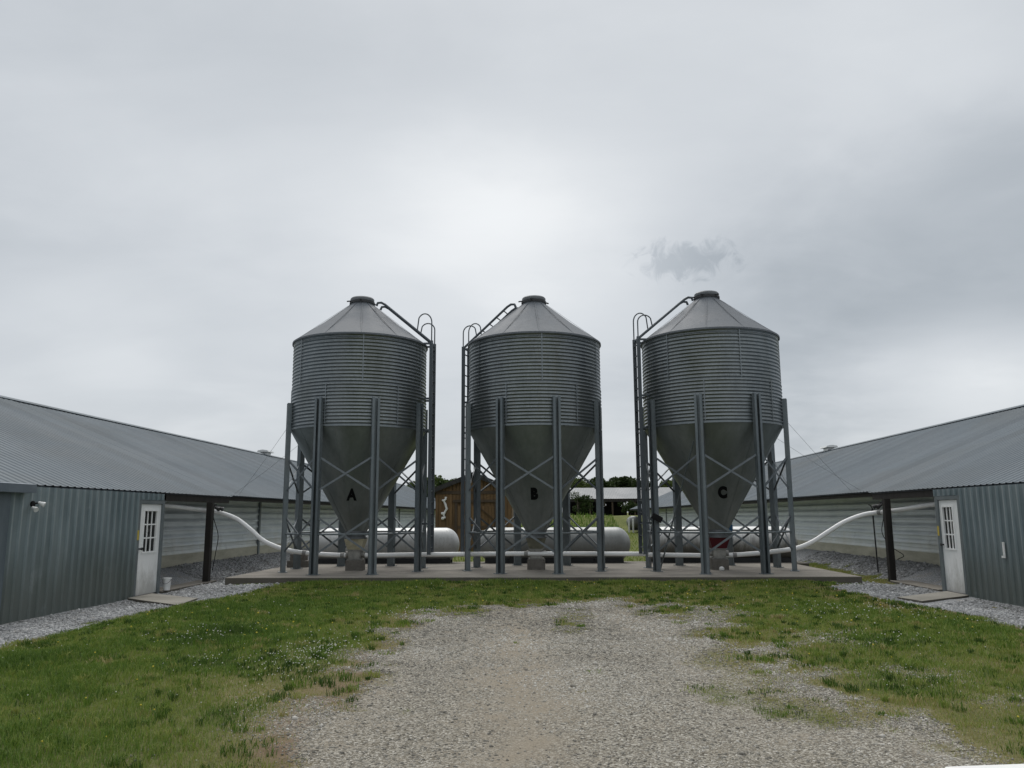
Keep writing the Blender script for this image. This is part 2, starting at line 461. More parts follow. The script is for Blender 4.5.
# gravel strips along the poultry houses
def strip_edge(y, side):
    return np.interp(y, [3, 10.9, 12.2, 15.0, 16.4, 18.5, 19.4], [7.25, 7.25, 7.2, 7.2, 6.7, 6.45, 5.95]) if side < 0 else \
           np.interp(y, [3, 12.6, 15.3, 16.7, 19.3, 20.4], [7.1, 7.1, 7.0, 6.5, 6.55, 6.3])
a = np.abs(fx)
se = np.where(fx < 0, strip_edge(fy, -1), strip_edge(fy, 1))
m_strip = sstep(-0.35, 0.35, a - se + 0.35 * n_mid + 0.2 * n_fine) * (1 - sstep(60, 75, fy))
# weeds in the right-hand strip beside the pad, and bare earth near the steps
weeds = sstep(0.0, 0.6, 1 - np.abs(fx - (8.25 + 0.04 * (fy - 22))) / 0.85 + 0.7 * n_fine) * sstep(19.6, 20.6, fy) * (1 - sstep(29, 31, fy)) * (fx > 0)
m_strip = m_strip * (1 - 0.85 * weeds)
behind = (fy > 25.5) & (a < 7.6)
gravel = np.clip(np.maximum(np.maximum(m_drive, worn), m_strip), 0, 1)
gravel[behind] = 0
gravel[(fy > 31) | (fy < 2)] *= (a[(fy > 31) | (fy < 2)] > 7)
# bare soil (reddish earth) patches next to the strips
def blob(cx, cy, rx, ry):
    return np.exp(-(((fx - cx) / rx) ** 2 + ((fy - cy) / ry) ** 2))
soil = blob(-6.4, 17.0, 0.8, 1.6) + 1.2 * blob(6.4, 16.9, 0.9, 1.6) + blob(6.3, 14.6, 0.9, 0.8) + 0.8 * blob(-1.55, 12.3, 0.8, 0.8) + 1.0 * blob(-1.95, 8.6, 0.3, 2.2) + 1.0 * blob(-1.8, 6.0, 0.28, 1.4) + blob(7.15, 12.4, 0.6, 1.0)
soil = np.clip(soil * (0.75 + 0.9 * n_fine + 0.5 * n_mid), 0, 1)
# smooth packed dirt tracks in the drive
dirt = np.clip(blob(-0.55, 8.6, 0.42, 2.6) * 1.0 + blob(-0.2, 5.6, 0.45, 1.8) + blob(0.75, 13.0, 0.9, 1.0) * 0.8 + blob(-0.9, 11.5, 0.55, 1.8) * 0.8
               + blob(-1.55, 7.2, 0.28, 2.2) * 0.8, 0, 1) * np.clip(0.75 + 0.9 * n_mid + 0.5 * n_fine, 0, 1)
dry = np.clip(np.exp(-np.clip(-sd, 0, 9) / np.where(fx > 0, 2.7, 1.1)) * (0.85 + 0.9 * n_mid) + np.clip(n_big * 0.8 + 0.4 * n_fine, 0, 0.55) + 0.5 * soil, 0, 1)
def track(x0, y0, x1, y1, wd):
    t_ = np.clip((fy - y0) / (y1 - y0), -0.15, 1.1); c_ = x0 + (x1 - x0) * t_
    return np.exp(-((fx - c_ - 0.10 * n_big) / wd) ** 2) * sstep(2.5, 4, fy) * (1 - sstep(14.2, 15.2, fy))
tr1, tr2 = track(-0.05, 5, -0.5, 14.5, 0.36), track(1.75, 5, 1.25, 14.5, 0.34)
dirt = np.clip(0.45 * dirt + 0.75 * tr1 + 0.5 * tr2 * (0.3 + sstep(9, 13, fy)), 0, 1) * np.clip(0.75 + 0.55 * n_fine + 0.35 * n_mid, 0.05, 1)
rut = np.maximum(tr1, tr2)
fz = gz(fx, fy)
fz[near] += 0.018 * n_mid[near] + 0.006 * n_fine[near] - 0.022 * rut[near] + 0.012 * (m_drive * (1 - rut))[near] * (0.5 + n_fine[near])
IX = {'gravel': gravel, 'strip': m_strip, 'soil': soil, 'dirt': dirt, 'dry': dry}

def grid_sample(arr, x, y):
    A = arr.reshape(NY, NX)
    i = np.clip(np.searchsorted(xs, x) - 1, 0, NX - 2); j = np.clip(np.searchsorted(ys, y) - 1, 0, NY - 2)
    u = (x - xs[i]) / (xs[i + 1] - xs[i]); v = (y - ys[j]) / (ys[j + 1] - ys[j])
    return (A[j, i] * (1 - u) + A[j, i + 1] * u) * (1 - v) + (A[j + 1, i] * (1 - u) + A[j + 1, i + 1] * u) * v

def ground_material():
    m, nt, b = new_mat('ground_cover')
    def attr(nm):
        n = N(nt, 'ShaderNodeAttribute'); n.attribute_name = nm; return n.outputs['Fac']
    tc = N(nt, 'ShaderNodeTexCoord'); v = tc.outputs['Object']
    # turf thatch
    n1 = noise_node(nt, v, 1.3, 6, 0.6); n2 = noise_node(nt, v, 22, 5, 0.7)
    grass = mix(nt, math_node(nt, 'MULTIPLY', n2, 0.9), (0.045, 0.066, 0.014), (0.11, 0.125, 0.034))
    dryc = ramp(nt, n2, [(0.3, (0.12, 0.105, 0.05)), (0.7, (0.27, 0.235, 0.125))])
    gcol = mix(nt, math_node(nt, 'MULTIPLY', attr('dry'), 0.8), grass, dryc)
    # far meadow
    sep = N(nt, 'ShaderNodeSeparateXYZ'); L(nt, v, sep.inputs[0])
    far = maprange(nt, sep.outputs['Y'], 26, 32, 0, 1)
    meadow = ramp(nt, noise_node(nt, v, 0.8, 6, 0.7), [(0.3, (0.075, 0.095, 0.022)), (0.7, (0.15, 0.16, 0.045))])
    gcol = mix(nt, far, gcol, meadow)
    soilc = ramp(nt, noise_node(nt, v, 5, 6, 0.65), [(0.3, (0.10, 0.066, 0.042)), (0.7, (0.22, 0.16, 0.11))])
    gcol = mix(nt, attr('soil'), gcol, soilc)
    # crushed stone
    vo = N(nt, 'ShaderNodeTexVoronoi'); vo.inputs['Scale'].default_value = 75; L(nt, v, vo.inputs['Vector'])
    sepc = N(nt, 'ShaderNodeSeparateColor'); L(nt, vo.outputs['Color'], sepc.inputs[0])
    st = ramp(nt, sepc.outputs[0], [(0.0, (0.075, 0.066, 0.05)), (0.45, (0.21, 0.192, 0.156)), (0.8, (0.33, 0.31, 0.262)), (1.0, (0.52, 0.50, 0.45))])
    stb = ramp(nt, sepc.outputs[1], [(0.0, (0.11, 0.115, 0.12)), (0.5, (0.25, 0.26, 0.27)), (1.0, (0.45, 0.455, 0.46))])
    stone = mix(nt, attr('strip'), st, stb)
    fines = ramp(nt, noise_node(nt, v, 60, 5, 0.7), [(0.3, (0.19, 0.163, 0.122)), (0.7, (0.33, 0.29, 0.23))])
    n3 = noise_node(nt, v, 3.0, 5, 0.6)
    df = math_node(nt, 'ADD', attr('dirt'), maprange(nt, n3, 0.5, 0.72, 0, 0.5), True)
    stone = mix(nt, df, stone, fines)
    gm = math_node(nt, 'ADD', attr('gravel'), math_node(nt, 'MULTIPLY', math_node(nt, 'SUBTRACT', n2, 0.5), 0.9))
    gm = maprange(nt, gm, 0.26, 0.70, 0, 1)
    L(nt, mix(nt, gm, gcol, stone), b.inputs['Base Color'])
    b.inputs['Roughness'].default_value = 0.95
    b.inputs['Specular IOR Level'].default_value = 0.2
    hb = math_node(nt, 'ADD', math_node(nt, 'MULTIPLY', vo.outputs['Distance'], -1.0), n2)
    bump(nt, b, hb, 0.55, 0.02)
    return m
M['ground'] = ground_material()

def sheet(name, mask=None, lift=0.0, kind='structure', label=None, cat=None):
    f = np.arange(NX * NY).reshape(NY, NX)
    quads = np.stack([f[:-1, :-1], f[:-1, 1:], f[1:, 1:], f[1:, :-1]], -1).reshape(-1, 4)
    if mask is not None:
        quads = quads[mask[quads].min(axis=1) > 0]
    used = np.unique(quads); remap = np.full(NX * NY, -1); remap[used] = np.arange(len(used))
    q = remap[quads]
    me = bpy.data.meshes.new(name)
    me.vertices.add(len(used)); me.vertices.foreach_set('co', np.stack([fx[used], fy[used], fz[used] + lift], -1).ravel())
    me.loops.add(q.size); me.loops.foreach_set('vertex_index', q.ravel())
    me.polygons.add(len(q)); me.polygons.foreach_set('loop_start', np.arange(len(q)) * 4)
    me.update(calc_edges=True)
    for k, arr in IX.items():
        at = me.attributes.new(k, 'FLOAT', 'POINT'); at.data.foreach_set('value', arr[used].astype(np.float32))
    me.polygons.foreach_set('use_smooth', [True] * len(q))
    me.materials.append(M['ground'])
    o = link(name, me)
    return tag(o, label, cat, None, kind)

sheet('ground', label='grassy farmyard ground sheet reaching to the horizon', cat='ground')
sheet('driveway', ((m_drive > 0.42) & (sd > -1.2) & (np.abs(fx) < 5)), 0.004, label='pale gravel driveway with dirt tracks running up to the concrete pad', cat='driveway')
sheet('gravel_path', ((m_strip > 0.5) & (fx < 0) & (fx > -12) & (fy < 31) & (fy > 2.5)), 0.004, label='grey gravel strip along the left poultry house', cat='gravel')
sheet('gravel_path', ((m_strip > 0.5) & (fx > 0) & (fx < 12) & (fy < 31) & (fy > 2.5)), 0.004, label='grey gravel strip along the right poultry house', cat='gravel')

# ------------------------------------------------------------------ scattered ground cover (uncountable)
def raw_mesh(name, co, faces_list, mat, attrs=None, smooth=False):
    """faces_list: list of (n,k) index arrays"""
    me = bpy.data.meshes.new(name)
    me.vertices.add(len(co)); me.vertices.foreach_set('co', co.astype(np.float32).ravel())
    loops = np.concatenate([f.ravel() for f in faces_list])
    starts = []; o = 0
    for f in faces_list:
        starts.append(o + np.arange(len(f)) * f.shape[1]); o += f.size
    starts = np.concatenate(starts)
    me.loops.add(len(loops)); me.loops.foreach_set('vertex_index', loops.astype(np.int32))
    me.polygons.add(len(starts)); me.polygons.foreach_set('loop_start', starts.astype(np.int32))
    me.update(calc_edges=True)
    for k, arr in (attrs or {}).items():
        at = me.attributes.new(k, 'FLOAT', 'POINT'); at.data.foreach_set('value', arr.astype(np.float32))
    if smooth: me.polygons.foreach_set('use_smooth', [True] * len(starts))
    me.materials.append(mat)
    return me

def blade_mat(name, stops, rough=0.6):
    m, nt, b = new_mat(name)
    n = N(nt, 'ShaderNodeAttribute'); n.attribute_name = 'tint'
    L(nt, ramp(nt, n.outputs['Fac'], stops), b.inputs['Base Color'])
    b.inputs['Roughness'].default_value = rough
    b.inputs['Specular IOR Level'].default_value = 0.25
    tr = N(nt, 'ShaderNodeBsdfTranslucent'); ms = N(nt, 'ShaderNodeMixShader'); ms.inputs[0].default_value = 0.28
    L(nt, ramp(nt, n.outputs['Fac'], stops), tr.inputs['Color'])
    L(nt, b.outputs[0], ms.inputs[1]); L(nt, tr.outputs[0], ms.inputs[2])
    L(nt, ms.outputs[0], nt.nodes['Material Output'].inputs['Surface'])
    return m
M['grass'] = blade_mat('grass_blades', [(0.0, (0.036, 0.075, 0.012)), (0.32, (0.118, 0.205, 0.030)), (0.58, (0.245, 0.292, 0.064)), (0.8, (0.31, 0.27, 0.11)), (1.0, (0.48, 0.40, 0.22))])

def blades(px, py, pz, h, w, tint, lean):
    n = len(px)
    ang = rng.uniform(0, 2 * PI, n); la = rng.uniform(0, 2 * PI, n)
    dx, dy = np.cos(ang) * w / 2, np.sin(ang) * w / 2
    lx, ly = np.cos(la) * lean * h, np.sin(la) * lean * h
    co = np.empty((n, 5, 3))
    co[:, 0] = np.stack([px - dx, py - dy, pz - 0.01], -1); co[:, 1] = np.stack([px + dx, py + dy, pz - 0.01], -1)
    co[:, 2] = np.stack([px + dx * .75 + lx * .35, py + dy * .75 + ly * .35, pz + h * .6], -1)
    co[:, 3] = np.stack([px - dx * .75 + lx * .35, py - dy * .75 + ly * .35, pz + h * .6], -1)
    co[:, 4] = np.stack([px + lx, py + ly, pz + h * np.clip(1.05 - 0.35 * lean, .3, 1)], -1)
    i = np.arange(n)[:, None] * 5
    return co.reshape(-1, 3), [i + np.array([0, 1, 2, 3]), i + np.array([3, 2, 4])], np.repeat(tint, 5)

def scatter(n, x0, x1, y0, y1, dens):
    x = rng.uniform(x0, x1, n); y = rng.uniform(y0, y1, n)
    keep = rng.uniform(0, 1, n) < dens(x, y)
    return x[keep], y[keep]

def in_pad(x, y):
    return (x > -7.85) & (x < 7.5) & (y > 19.33) & (y < 26.2)
def in_build(x, y):
    a = np.abs(x); return (a > 8.72) & (y < 18.4) | (a > 10.7) | ((a > 8.6) & (y > 18) & (y < 21.5)) | ((a > 7.1) & (y > 15.6 + 0.75 * (a - 7.1)) & (y < 16.75 + 0.75 * (a - 7.1)))

def grass_density(x, y):
    g = grid_sample(gravel, x, y); so = grid_sample(soil, x, y)
    vis = np.abs(x - (-0.02 * y)) < 0.70 * y + 0.8
    d = np.clip(1.12 - 1.5 * g, 0.0, 1) * np.clip(1 - 0.8 * so, 0.05, 1) * vis
    d = d * np.clip(7.0 / y, 0.33, 1.0)
    d = d * (1 + 1.6 * grid_sample(weeds, x, y)) * np.where((y > 26) & (np.abs(x) < 8), 0, 1)
    d[in_pad(x, y) | in_build(x, y)] = 0
    return d
gx, gy = scatter(1700000, -9.2, 10.2, 4.2, 28.0, grass_density)
gd = grid_sample(dry, gx, gy); gg = grid_sample(gravel, gx, gy)
gm = grid_sample(n_mid, gx, gy); gf = grid_sample(n_fine, gx, gy)
lush = np.clip(0.5 + 1.1 * gm + 0.6 * gf, 0, 1)
h = (0.032 + 0.055 * lush) * rng.uniform(0.55, 1.35, len(gx)) * np.clip(1.1 - 0.75 * gd - 0.4 * gg, 0.3, 1)
h *= 1 + 0.4 * ((gy > 18.6) & (np.abs(gx) < 7.6))
w = 0.0045 * np.clip(gy / 7.0, 0.9, 2.2) * rng.uniform(0.7, 1.3, len(gx))
gw = grid_sample(weeds, gx, gy); gd = np.clip(gd + 0.45 * gw, 0, 1)
tint = np.clip(0.32 + 0.13 * sstep(14, 18, gy) - 0.26 * (lush - 0.5) + 0.5 * gd * rng.uniform(0.4, 1.3, len(gx)) + rng.normal(0, 0.11, len(gx)), 0.02, 1)
# taller tufts and weeds standing in the turf, denser along the pad edge
cx_, cy_ = scatter(9000, -8.6, 8.8, 4.6, 19.3, lambda x, y: np.clip(1.0 - 1.5 * grid_sample(gravel, x, y), 0.004, 1) * (np.abs(x + 0.02 * y) < 0.7 * y + .5) * np.where(y > 18.9, 1, 0.55) * ~(in_pad(x, y) | in_build(x, y)))
ex_ = rng.uniform(-7.5, 7.3, 420); cx_ = np.concatenate([cx_, ex_]); cy_ = np.concatenate([cy_, rng.uniform(19.05, 19.33, 420)])
nb = rng.integers(16, 60, len(cx_)); id_ = np.repeat(np.arange(len(cx_)), nb)
cr = rng.uniform(0.03, 0.16, len(cx_)); ch_ = rng.uniform(0.045, 0.10, len(cx_)) * np.clip(1.15 - grid_sample(gravel, cx_, cy_), 0.45, 1); ct = rng.choice([0.04, 0.14, 0.28, 0.45, 0.62, 0.8], len(cx_), p=[.16, .22, .24, .18, .12, .08])
ro_ = cr[id_] * np.sqrt(rng.uniform(0, 1, len(id_))); ra_ = rng.uniform(0, 2 * PI, len(id_))
tx_, ty_ = cx_[id_] + ro_ * np.cos(ra_), cy_[id_] + ro_ * np.sin(ra_)
ok_ = ~(in_pad(tx_, ty_) | in_build(tx_, ty_))
tx_, ty_, id_ = tx_[ok_], ty_[ok_], id_[ok_]
gx, gy = np.concatenate([gx, tx_]), np.concatenate([gy, ty_])
h = np.concatenate([h, ch_[id_] * rng.uniform(0.5, 1.1, len(id_))]); w = np.concatenate([w, 0.007 * np.clip(ty_ / 8, 0.9, 2) * rng.uniform(0.6, 1.5, len(id_))])
tint = np.concatenate([tint, np.clip(ct[id_] + rng.normal(0, 0.07, len(id_)), 0.0, 1)])
cl_ = sum(np.exp(-(((gx - a_) / p_) ** 2 + ((gy - b_) / q_) ** 2)) for a_, b_, p_, q_ in ((-2.75, 9.4, .5, 1.2), (-3.7, 9.0, .5, .5), (-2.6, 6.7, .25, .3), (4.2, 10.7, .7, .5), (3.4, 8.2, .4, .5), (-4.6, 11, .6, .8)))
tint = np.clip(tint - 0.3 * np.clip(cl_, 0, 1), 0, 1)      # clover leaf is darker than the turf round it
co, fl, tn = blades(gx, gy, grid_sample(fz, gx, gy), h, w, tint, rng.uniform(0.1, 1.1, len(gx)))
tag(link('grass', raw_mesh('grass', co, fl, M['grass'], {'tint': tn})), 'short green and straw coloured grass growing either side of the driveway', 'grass', None, 'stuff')
print('blades', len(gx))

# taller meadow behind the pad and on the far bank
def meadow_density(x, y):
    vis = np.abs(x - 0.02 * y) < 0.14 * y
    d = vis * np.clip(30 / y, 0.3, 1)
    d = np.where((np.abs(x) > 8.6), 0, d)
    return d * ((y < 60) * 0.8 + (y > 60) * 1.0)
mx, my = scatter(60000, -14, 16, 26.3, 102, meadow_density)
mh = np.where(my > 88, 0.55, 0.14) * rng.uniform(0.5, 1.3, len(mx))
mt = np.clip(np.where(my > 88, 0.27, 0.5) + rng.normal(0, 0.12, len(mx)), 0.05, 0.95)
co, fl, tn = blades(mx, my, gz(mx, my), mh, np.where(my > 88, 0.09, 0.03), mt, rng.uniform(0.1, 0.8, len(mx)))
tag(link('meadow_grass', raw_mesh('meadow_grass', co, fl, M['grass'], {'tint': tn})), 'rough yellow green meadow grass behind the tanks', 'grass', None, 'stuff')

# stones
def stone_mat(name, stops):
    m, nt, b = new_mat(name)
    n = N(nt, 'ShaderNodeAttribute'); n.attribute_name = 'tint'
    c = ramp(nt, n.outputs['Fac'], stops)
    c = mix(nt, 0.3, c, ramp(nt, noise_node(nt, coords(nt), 70, 3), [(0.3, (0.12, 0.11, 0.1)), (0.7, (0.5, 0.49, 0.46))]))
    L(nt, c, b.inputs['Base Color']); b.inputs['Roughness'].default_value = 0.9
    b.inputs['Specular IOR Level'].default_value = 0.25
    return m
M['stone'] = stone_mat('limestone_chips', [(0.0, (0.065, 0.058, 0.044)), (0.4, (0.18, 0.166, 0.134)), (0.75, (0.315, 0.296, 0.25)), (1.0, (0.56, 0.54, 0.49))])
M['stone_grey'] = stone_mat('blue_grey_chips', [(0.0, (0.11, 0.115, 0.12)), (0.4, (0.23, 0.24, 0.25)), (0.75, (0.35, 0.36, 0.37)), (1.0, (0.56, 0.565, 0.57))])
def ico():
    bm = bmesh.new(); bmesh.ops.create_icosphere(bm, subdivisions=1, radius=1)
    v = np.array([p.co[:] for p in bm.verts]); f = np.array([[q.index for q in p.verts] for p in bm.faces]); bm.free(); return v, f
ICO_V, ICO_F = ico()
def stones(name, x, y, size, mat, label):
    n = len(x)
    z = grid_sample(fz, x, y)
    V = ICO_V[None] * rng.uniform(0.6, 1.25, (n, 12, 1))
    sc = size[:, None] * np.stack([rng.uniform(0.7, 1.25, n), rng.uniform(0.65, 1.1, n), rng.uniform(0.55, 1.0, n)], -1)
    V = V * sc[:, None, :]
    an = rng.uniform(0, 2 * PI, n); c, s_ = np.cos(an)[:, None], np.sin(an)[:, None]
    X = V[..., 0] * c - V[..., 1] * s_; Y = V[..., 0] * s_ + V[..., 1] * c
    co = np.stack([X + x[:, None], Y + y[:, None], V[..., 2] + z[:, None] + (size * 0.18)[:, None]], -1).reshape(-1, 3)
    F = (np.arange(n)[:, None, None] * 12 + ICO_F[None]).reshape(-1, 3)
    pt = grid_sample(n_mid, x, y) * 0.32 + grid_sample(n_big, x, y) * 0.3 + 0.14 * (grid_sample(rut, x, y) - 0.5)
    t = np.repeat(np.clip(rng.beta(1.3, 1.55, n) + pt + 0.06, 0, 1), 12)
    return tag(link(name, raw_mesh(name, co, [F], mat, {'tint': t})), label, 'gravel', None, 'stuff')
def drive_density(x, y):
    g = grid_sample(np.maximum(m_drive, worn), x, y); d = grid_sample(dirt, x, y); nm = grid_sample(n_mid, x, y)
    vis = np.abs(x) < 0.70 * y + 0.5
    r = np.clip(g * 1.2 - 0.12, 0, 1) * np.clip(1.05 - 0.85 * d + 0.5 * nm, 0.08, 1) * vis * np.clip(7.5 / y, 0.4, 1)
    r[in_pad(x, y) | in_build(x, y)] = 0
    return r
sx, sy = scatter(420000, -3.8, 5.2, 4.6, 16.5, drive_density)
ssz = np.clip(rng.lognormal(math.log(0.0062), 0.42, len(sx)), 0.003, 0.018) * np.clip(sy / 8.0, 0.9, 1.6)
bx_, by_ = scatter(11000, -3.8, 5.2, 4.6, 16.5, lambda x, y: drive_density(x, y) * np.clip(0.25 + 1.2 * grid_sample(n_fine, x, y) + 0.9 * (1 - grid_sample(rut, x, y)) * grid_sample(n_mid, x, y), 0.02, 1))
sx, sy = np.concatenate([sx, bx_]), np.concatenate([sy, by_])
ssz = np.concatenate([ssz, np.clip(rng.lognormal(math.log(0.0115), 0.35, len(bx_)), 0.008, 0.026)])
stones('gravel', sx, sy, ssz, M['stone'], 'loose pale limestone chips lying on the driveway')
def strip_density(x, y):
    g = grid_sample(m_strip, x, y)
    r = np.clip(g * 1.3 - 0.2, 0, 1) * np.clip(13 / y, 0.35, 1) * (np.abs(x) < 0.70 * y + 0.5)
    r[in_pad(x, y) | in_build(x, y)] = 0
    return r
for lo, hi, side in ((-10.8, -5.9, 'left'), (5.9, 10.8, 'right')):
    sx, sy = scatter(62000, lo, hi, 9.5, 30.0, strip_density)
    ssz = np.clip(rng.lognormal(math.log(0.019), 0.35, len(sx)), 0.009, 0.045) * np.clip(sy / 16, 0.9, 1.4)
    stones('gravel', sx, sy, ssz, M['stone_grey'], 'loose blue grey stones heaped along the %s poultry house' % side)

# flowers: clover heads and dandelions
def flowers(name, n, dens, size, mat, label, zlift):
    x, y = scatter(n, -8.5, 8.5, 5.0, 19.2, dens)
    n = len(x); z = grid_sample(fz, x, y) + zlift * rng.uniform(0.6, 1.3, n)
    V = ICO_V[None] * (size * rng.uniform(0.6, 1.3, n) * np.clip(y / 9, 0.9, 1.5))[:, None, None] * np.array([1, 1, 0.8])
    co = (V + np.stack([x, y, z], -1)[:, None, :]).reshape(-1, 3)
    F = (np.arange(n)[:, None, None] * 12 + ICO_F[None]).reshape(-1, 3)
    tag(link(name, raw_mesh(name, co, [F], mat, smooth=True)), label, 'flowers', None, 'stuff')
CLOVER = ((-2.75, 9.4, .5, 1.2), (-2.1, 13.2, .5, .8), (-3.7, 9.0, .5, .5), (-2.6, 6.7, .25, .3), (4.2, 10.7, .7, .5), (5.2, 13.6, 1.0, 1.0), (3.4, 8.2, .4, .5), (-4.6, 11, .6, .8))
def clover_d(x, y):
    c = sum((1.0 if k_ == 0 else 0.35) * np.exp(-(((x - a_) / p) ** 2 + ((y - b_) / q) ** 2)) for k_, (a_, b_, p, q) in enumerate(CLOVER))
    return np.clip(0.95 * c ** 1.2 + 0.009, 0, 1) * np.clip(1.2 - 1.3 * grid_sample(gravel, x, y), 0, 1) * (np.abs(x) < se_f(x, y) - 0.3)
def se_f(x, y): return np.where(x < 0, strip_edge(y, -1), strip_edge(y, 1))
flowers('clover_flowers', 42000, clover_d, 0.0066, plain('clover_white', (0.45, 0.46, 0.38), (0.7, 0.7, 0.62), 0.8, 4, bumpy=0), 'small white clover heads dotted through the grass', 0.065)
def dand_d(x, y):
    return (0.10 + 0.5 * np.exp(-(((x + 3.6) / .6) ** 2 + ((y - 6.6) / 1.0) ** 2)) + 0.5 * np.exp(-(((x + 3.4) / .5) ** 2 + ((y - 11.5) / 1.4) ** 2))) * np.clip(1 - 1.5 * grid_sample(gravel, x, y), 0, 1) * (np.abs(x) < se_f(x, y) - 0.3)
flowers('dandelion_flowers', 1700, dand_d, 0.0095, plain('dandelion_yellow', (0.5, 0.4, 0.03), (0.65, 0.55, 0.08), 0.8, 4, bumpy=0), 'scattered yellow dandelion heads in the grass', 0.07)

# ------------------------------------------------------------------ concrete
def rough_slab(name, x0, x1, y0, y1, z0, z1, mat, n=40, amp=0.012):
    """slab with a slightly broken front edge"""
    pts = []
    for i in range(n + 1):
        t = i / n; pts.append((x0 + (x1 - x0) * t, y0 + mnoise.noise(Vector((t * 19, x0, 3))) * amp))
    pts += [(x1, y1), (x0, y1)]
    mb = MB()
    m_ = len(pts)
    cx, cy = (x0 + x1) / 2, (y0 + y1) / 2
    lo = [(p[0], p[1], z0) for p in pts]; mid = [(p[0], p[1], z1 - 0.012) for p in pts]
    hi = [(p[0] + math.copysign(0.012, cx - p[0]), p[1] + math.copysign(0.012, cy - p[1]), z1) for p in pts]
    fs = [tuple(range(2 * m_, 3 * m_)), tuple(range(m_))[::-1]]
    for k in range(2):
        for i in range(m_):
            j = (i + 1) % m_; fs.append((k * m_ + i, k * m_ + j, (k + 1) * m_ + j, (k + 1) * m_ + i))
    mb.add(lo + mid + hi, fs)
    return mb
PADZ = 0.16
tag(rough_slab('p', -7.72, 7.42, 19.40, 24.75, -0.25, PADZ, None, 120, 0.03).build('concrete_pad', M['concrete']), 'long worn concrete pad under the three feed bins', 'concrete pad', None, 'structure')
tag(rough_slab('p', -7.75, 8.0, 24.95, 26.15, -0.25, 0.145, None, 60).build('concrete_slab', M['concrete']), 'narrow concrete slab under the row of gas tanks', 'concrete slab', None, 'structure')

# ------------------------------------------------------------------ feed bins
RB, RL = 1.85, 1.945
ZJ, ZE, ZC, ZCAP = 3.80, 6.22, 7.43, 7.7     # above the pad: hopper joint, eave, collar, cap top
cache = {}
def cached(key, fn):
    if key not in cache: cache[key] = fn()
    return cache[key]

def bin_wall():
    prof = [(RB - 0.03, ZJ - 0.05), (RB + 0.02, ZJ - 0.05), (RB + 0.02, ZJ)]
    z = ZJ
    seam = 4.90
    for tier, (a_, b_) in enumerate(((ZJ, seam), (seam, ZE))):
        nr = (12, 14)[tier]; p = (b_ - a_) / nr
        off = 0.0 if tier == 0 else 0.012
        for i in range(nr):
            for q in range(8):
                t = q / 8
                c = 0.5 - 0.5 * math.cos(2 * PI * t)
                prof.append((RB - 0.004 - off + 0.028 * c ** 1.2, a_ + p * (i + t)))
        if tier == 0: prof += [(RB + 0.012, seam - 0.02), (RB + 0.012, seam)]
    prof += [(RB + 0.0, ZE)]
    mb = MB().lathe(prof, 96)
    for k in range(6):       # bolted upright laps between the sheets, staggered from tier to tier
        for (a_, b_, of, rr) in ((ZJ + .02, seam - .02, 0.0, RB + 0.017), (seam + .02, ZE - 1.0 * 0.05, 0.52, RB + 0.006)):
            an = 2 * PI * k / 6 + of + 0.21; d = Vector((math.cos(an), math.sin(an), 0)) * rr
            mb.bar(d + Vector((0, 0, a_)), d + Vector((0, 0, b_)), 0.022, 0.012, (math.cos(an), math.sin(an), 0))
    return mb.mesh('bin_wall', M['bin_wall'], True)
def bin_roof():
    mb = MB().lathe([(RB + 0.02, ZE - 0.05), (RB + 0.045, ZE - 0.045), (RB + 0.045, ZE), (1.1, ZE + (RB - 1.1) * 0.775), (0.33, ZC), (0.33, ZC + 0.06)], 96)
    for k in range(12):
        a_ = 2 * PI * k / 12 + R(9.7)
        d = Vector((math.cos(a_), math.sin(a_), 0))
        p0 = d * (RB + 0.03) + Vector((0, 0, ZE + 0.010)); p1 = d * 0.34 + Vector((0, 0, ZC + 0.003))
        mb.bar(p0, p1, 0.025, 0.006)
    return mb.mesh('roof', M['bin_roof'], True)
def lid():
    return MB().lathe([(0.29, ZC + 0.05), (0.335, ZC + 0.10), (0.34, ZC + 0.115), (0.34, ZC + 0.175), (0.315, ZC + 0.205), (0.17, ZC + 0.228), (0.02, ZC + 0.232)], 40, True, True).mesh('lid', M['lid'], True)
def lid_ring():
    mb = MB().lathe([(0.345, ZC + 0.03), (0.36, ZC + 0.03), (0.36, ZC + 0.085), (0.33, ZC + 0.085)], 40)
    for a_ in (0.1, 2.2, PI, 4.3):
        d = Vector((math.cos(a_), math.sin(a_), 0)); mb.bar(d * 0.33 + Vector((0, 0, ZC + 0.10)), d * 0.45 + Vector((0, 0, ZC + 0.075)), 0.04, 0.03)
    return mb.mesh('lid_ring', M['dark_iron'], True)
ZH = 1.02; RH = 0.27
def hopper():
    mb = MB()
    prof = []
    for i in range(25):
        t = i / 24; prof.append((RB + (RH - RB) * t, ZJ - 0.03 + (ZH - ZJ + 0.03) * t))
    mb.lathe(prof, 96)
    for k in range(10):
        a_ = 2 * PI * k / 10 + R(7)
        d = Vector((math.cos(a_), math.sin(a_), 0))
        mb.bar(d * (RB * 0.995 + 0.003) + Vector((0, 0, ZJ - 0.04)), d * (RH + 0.006) + Vector((0, 0, ZH)), 0.05, 0.010)
    return mb.mesh('hopper', M['hopper'], True)
def hopper_collar():
    mb = MB().lathe([(RH + 0.01, ZH + 0.03), (RH + 0.03, ZH + 0.03), (RH + 0.03, ZH - 0.02), (RH, ZH - 0.02), (RH - 0.01, ZH - 0.14), (RH + 0.04, ZH - 0.14), (RH + 0.04, ZH - 0.18), (RH - 0.05, ZH - 0.18)], 32)
    for k in range(12):
        a_ = 2 * PI * k / 12; mb.tube([(0.26 * math.cos(a_), 0.26 * math.sin(a_), ZH - 0.08), (0.295 * math.cos(a_), 0.295 * math.sin(a_), ZH - 0.08)], 0.014, 6)
    return mb.mesh('hopper_collar', M['lid'], True)
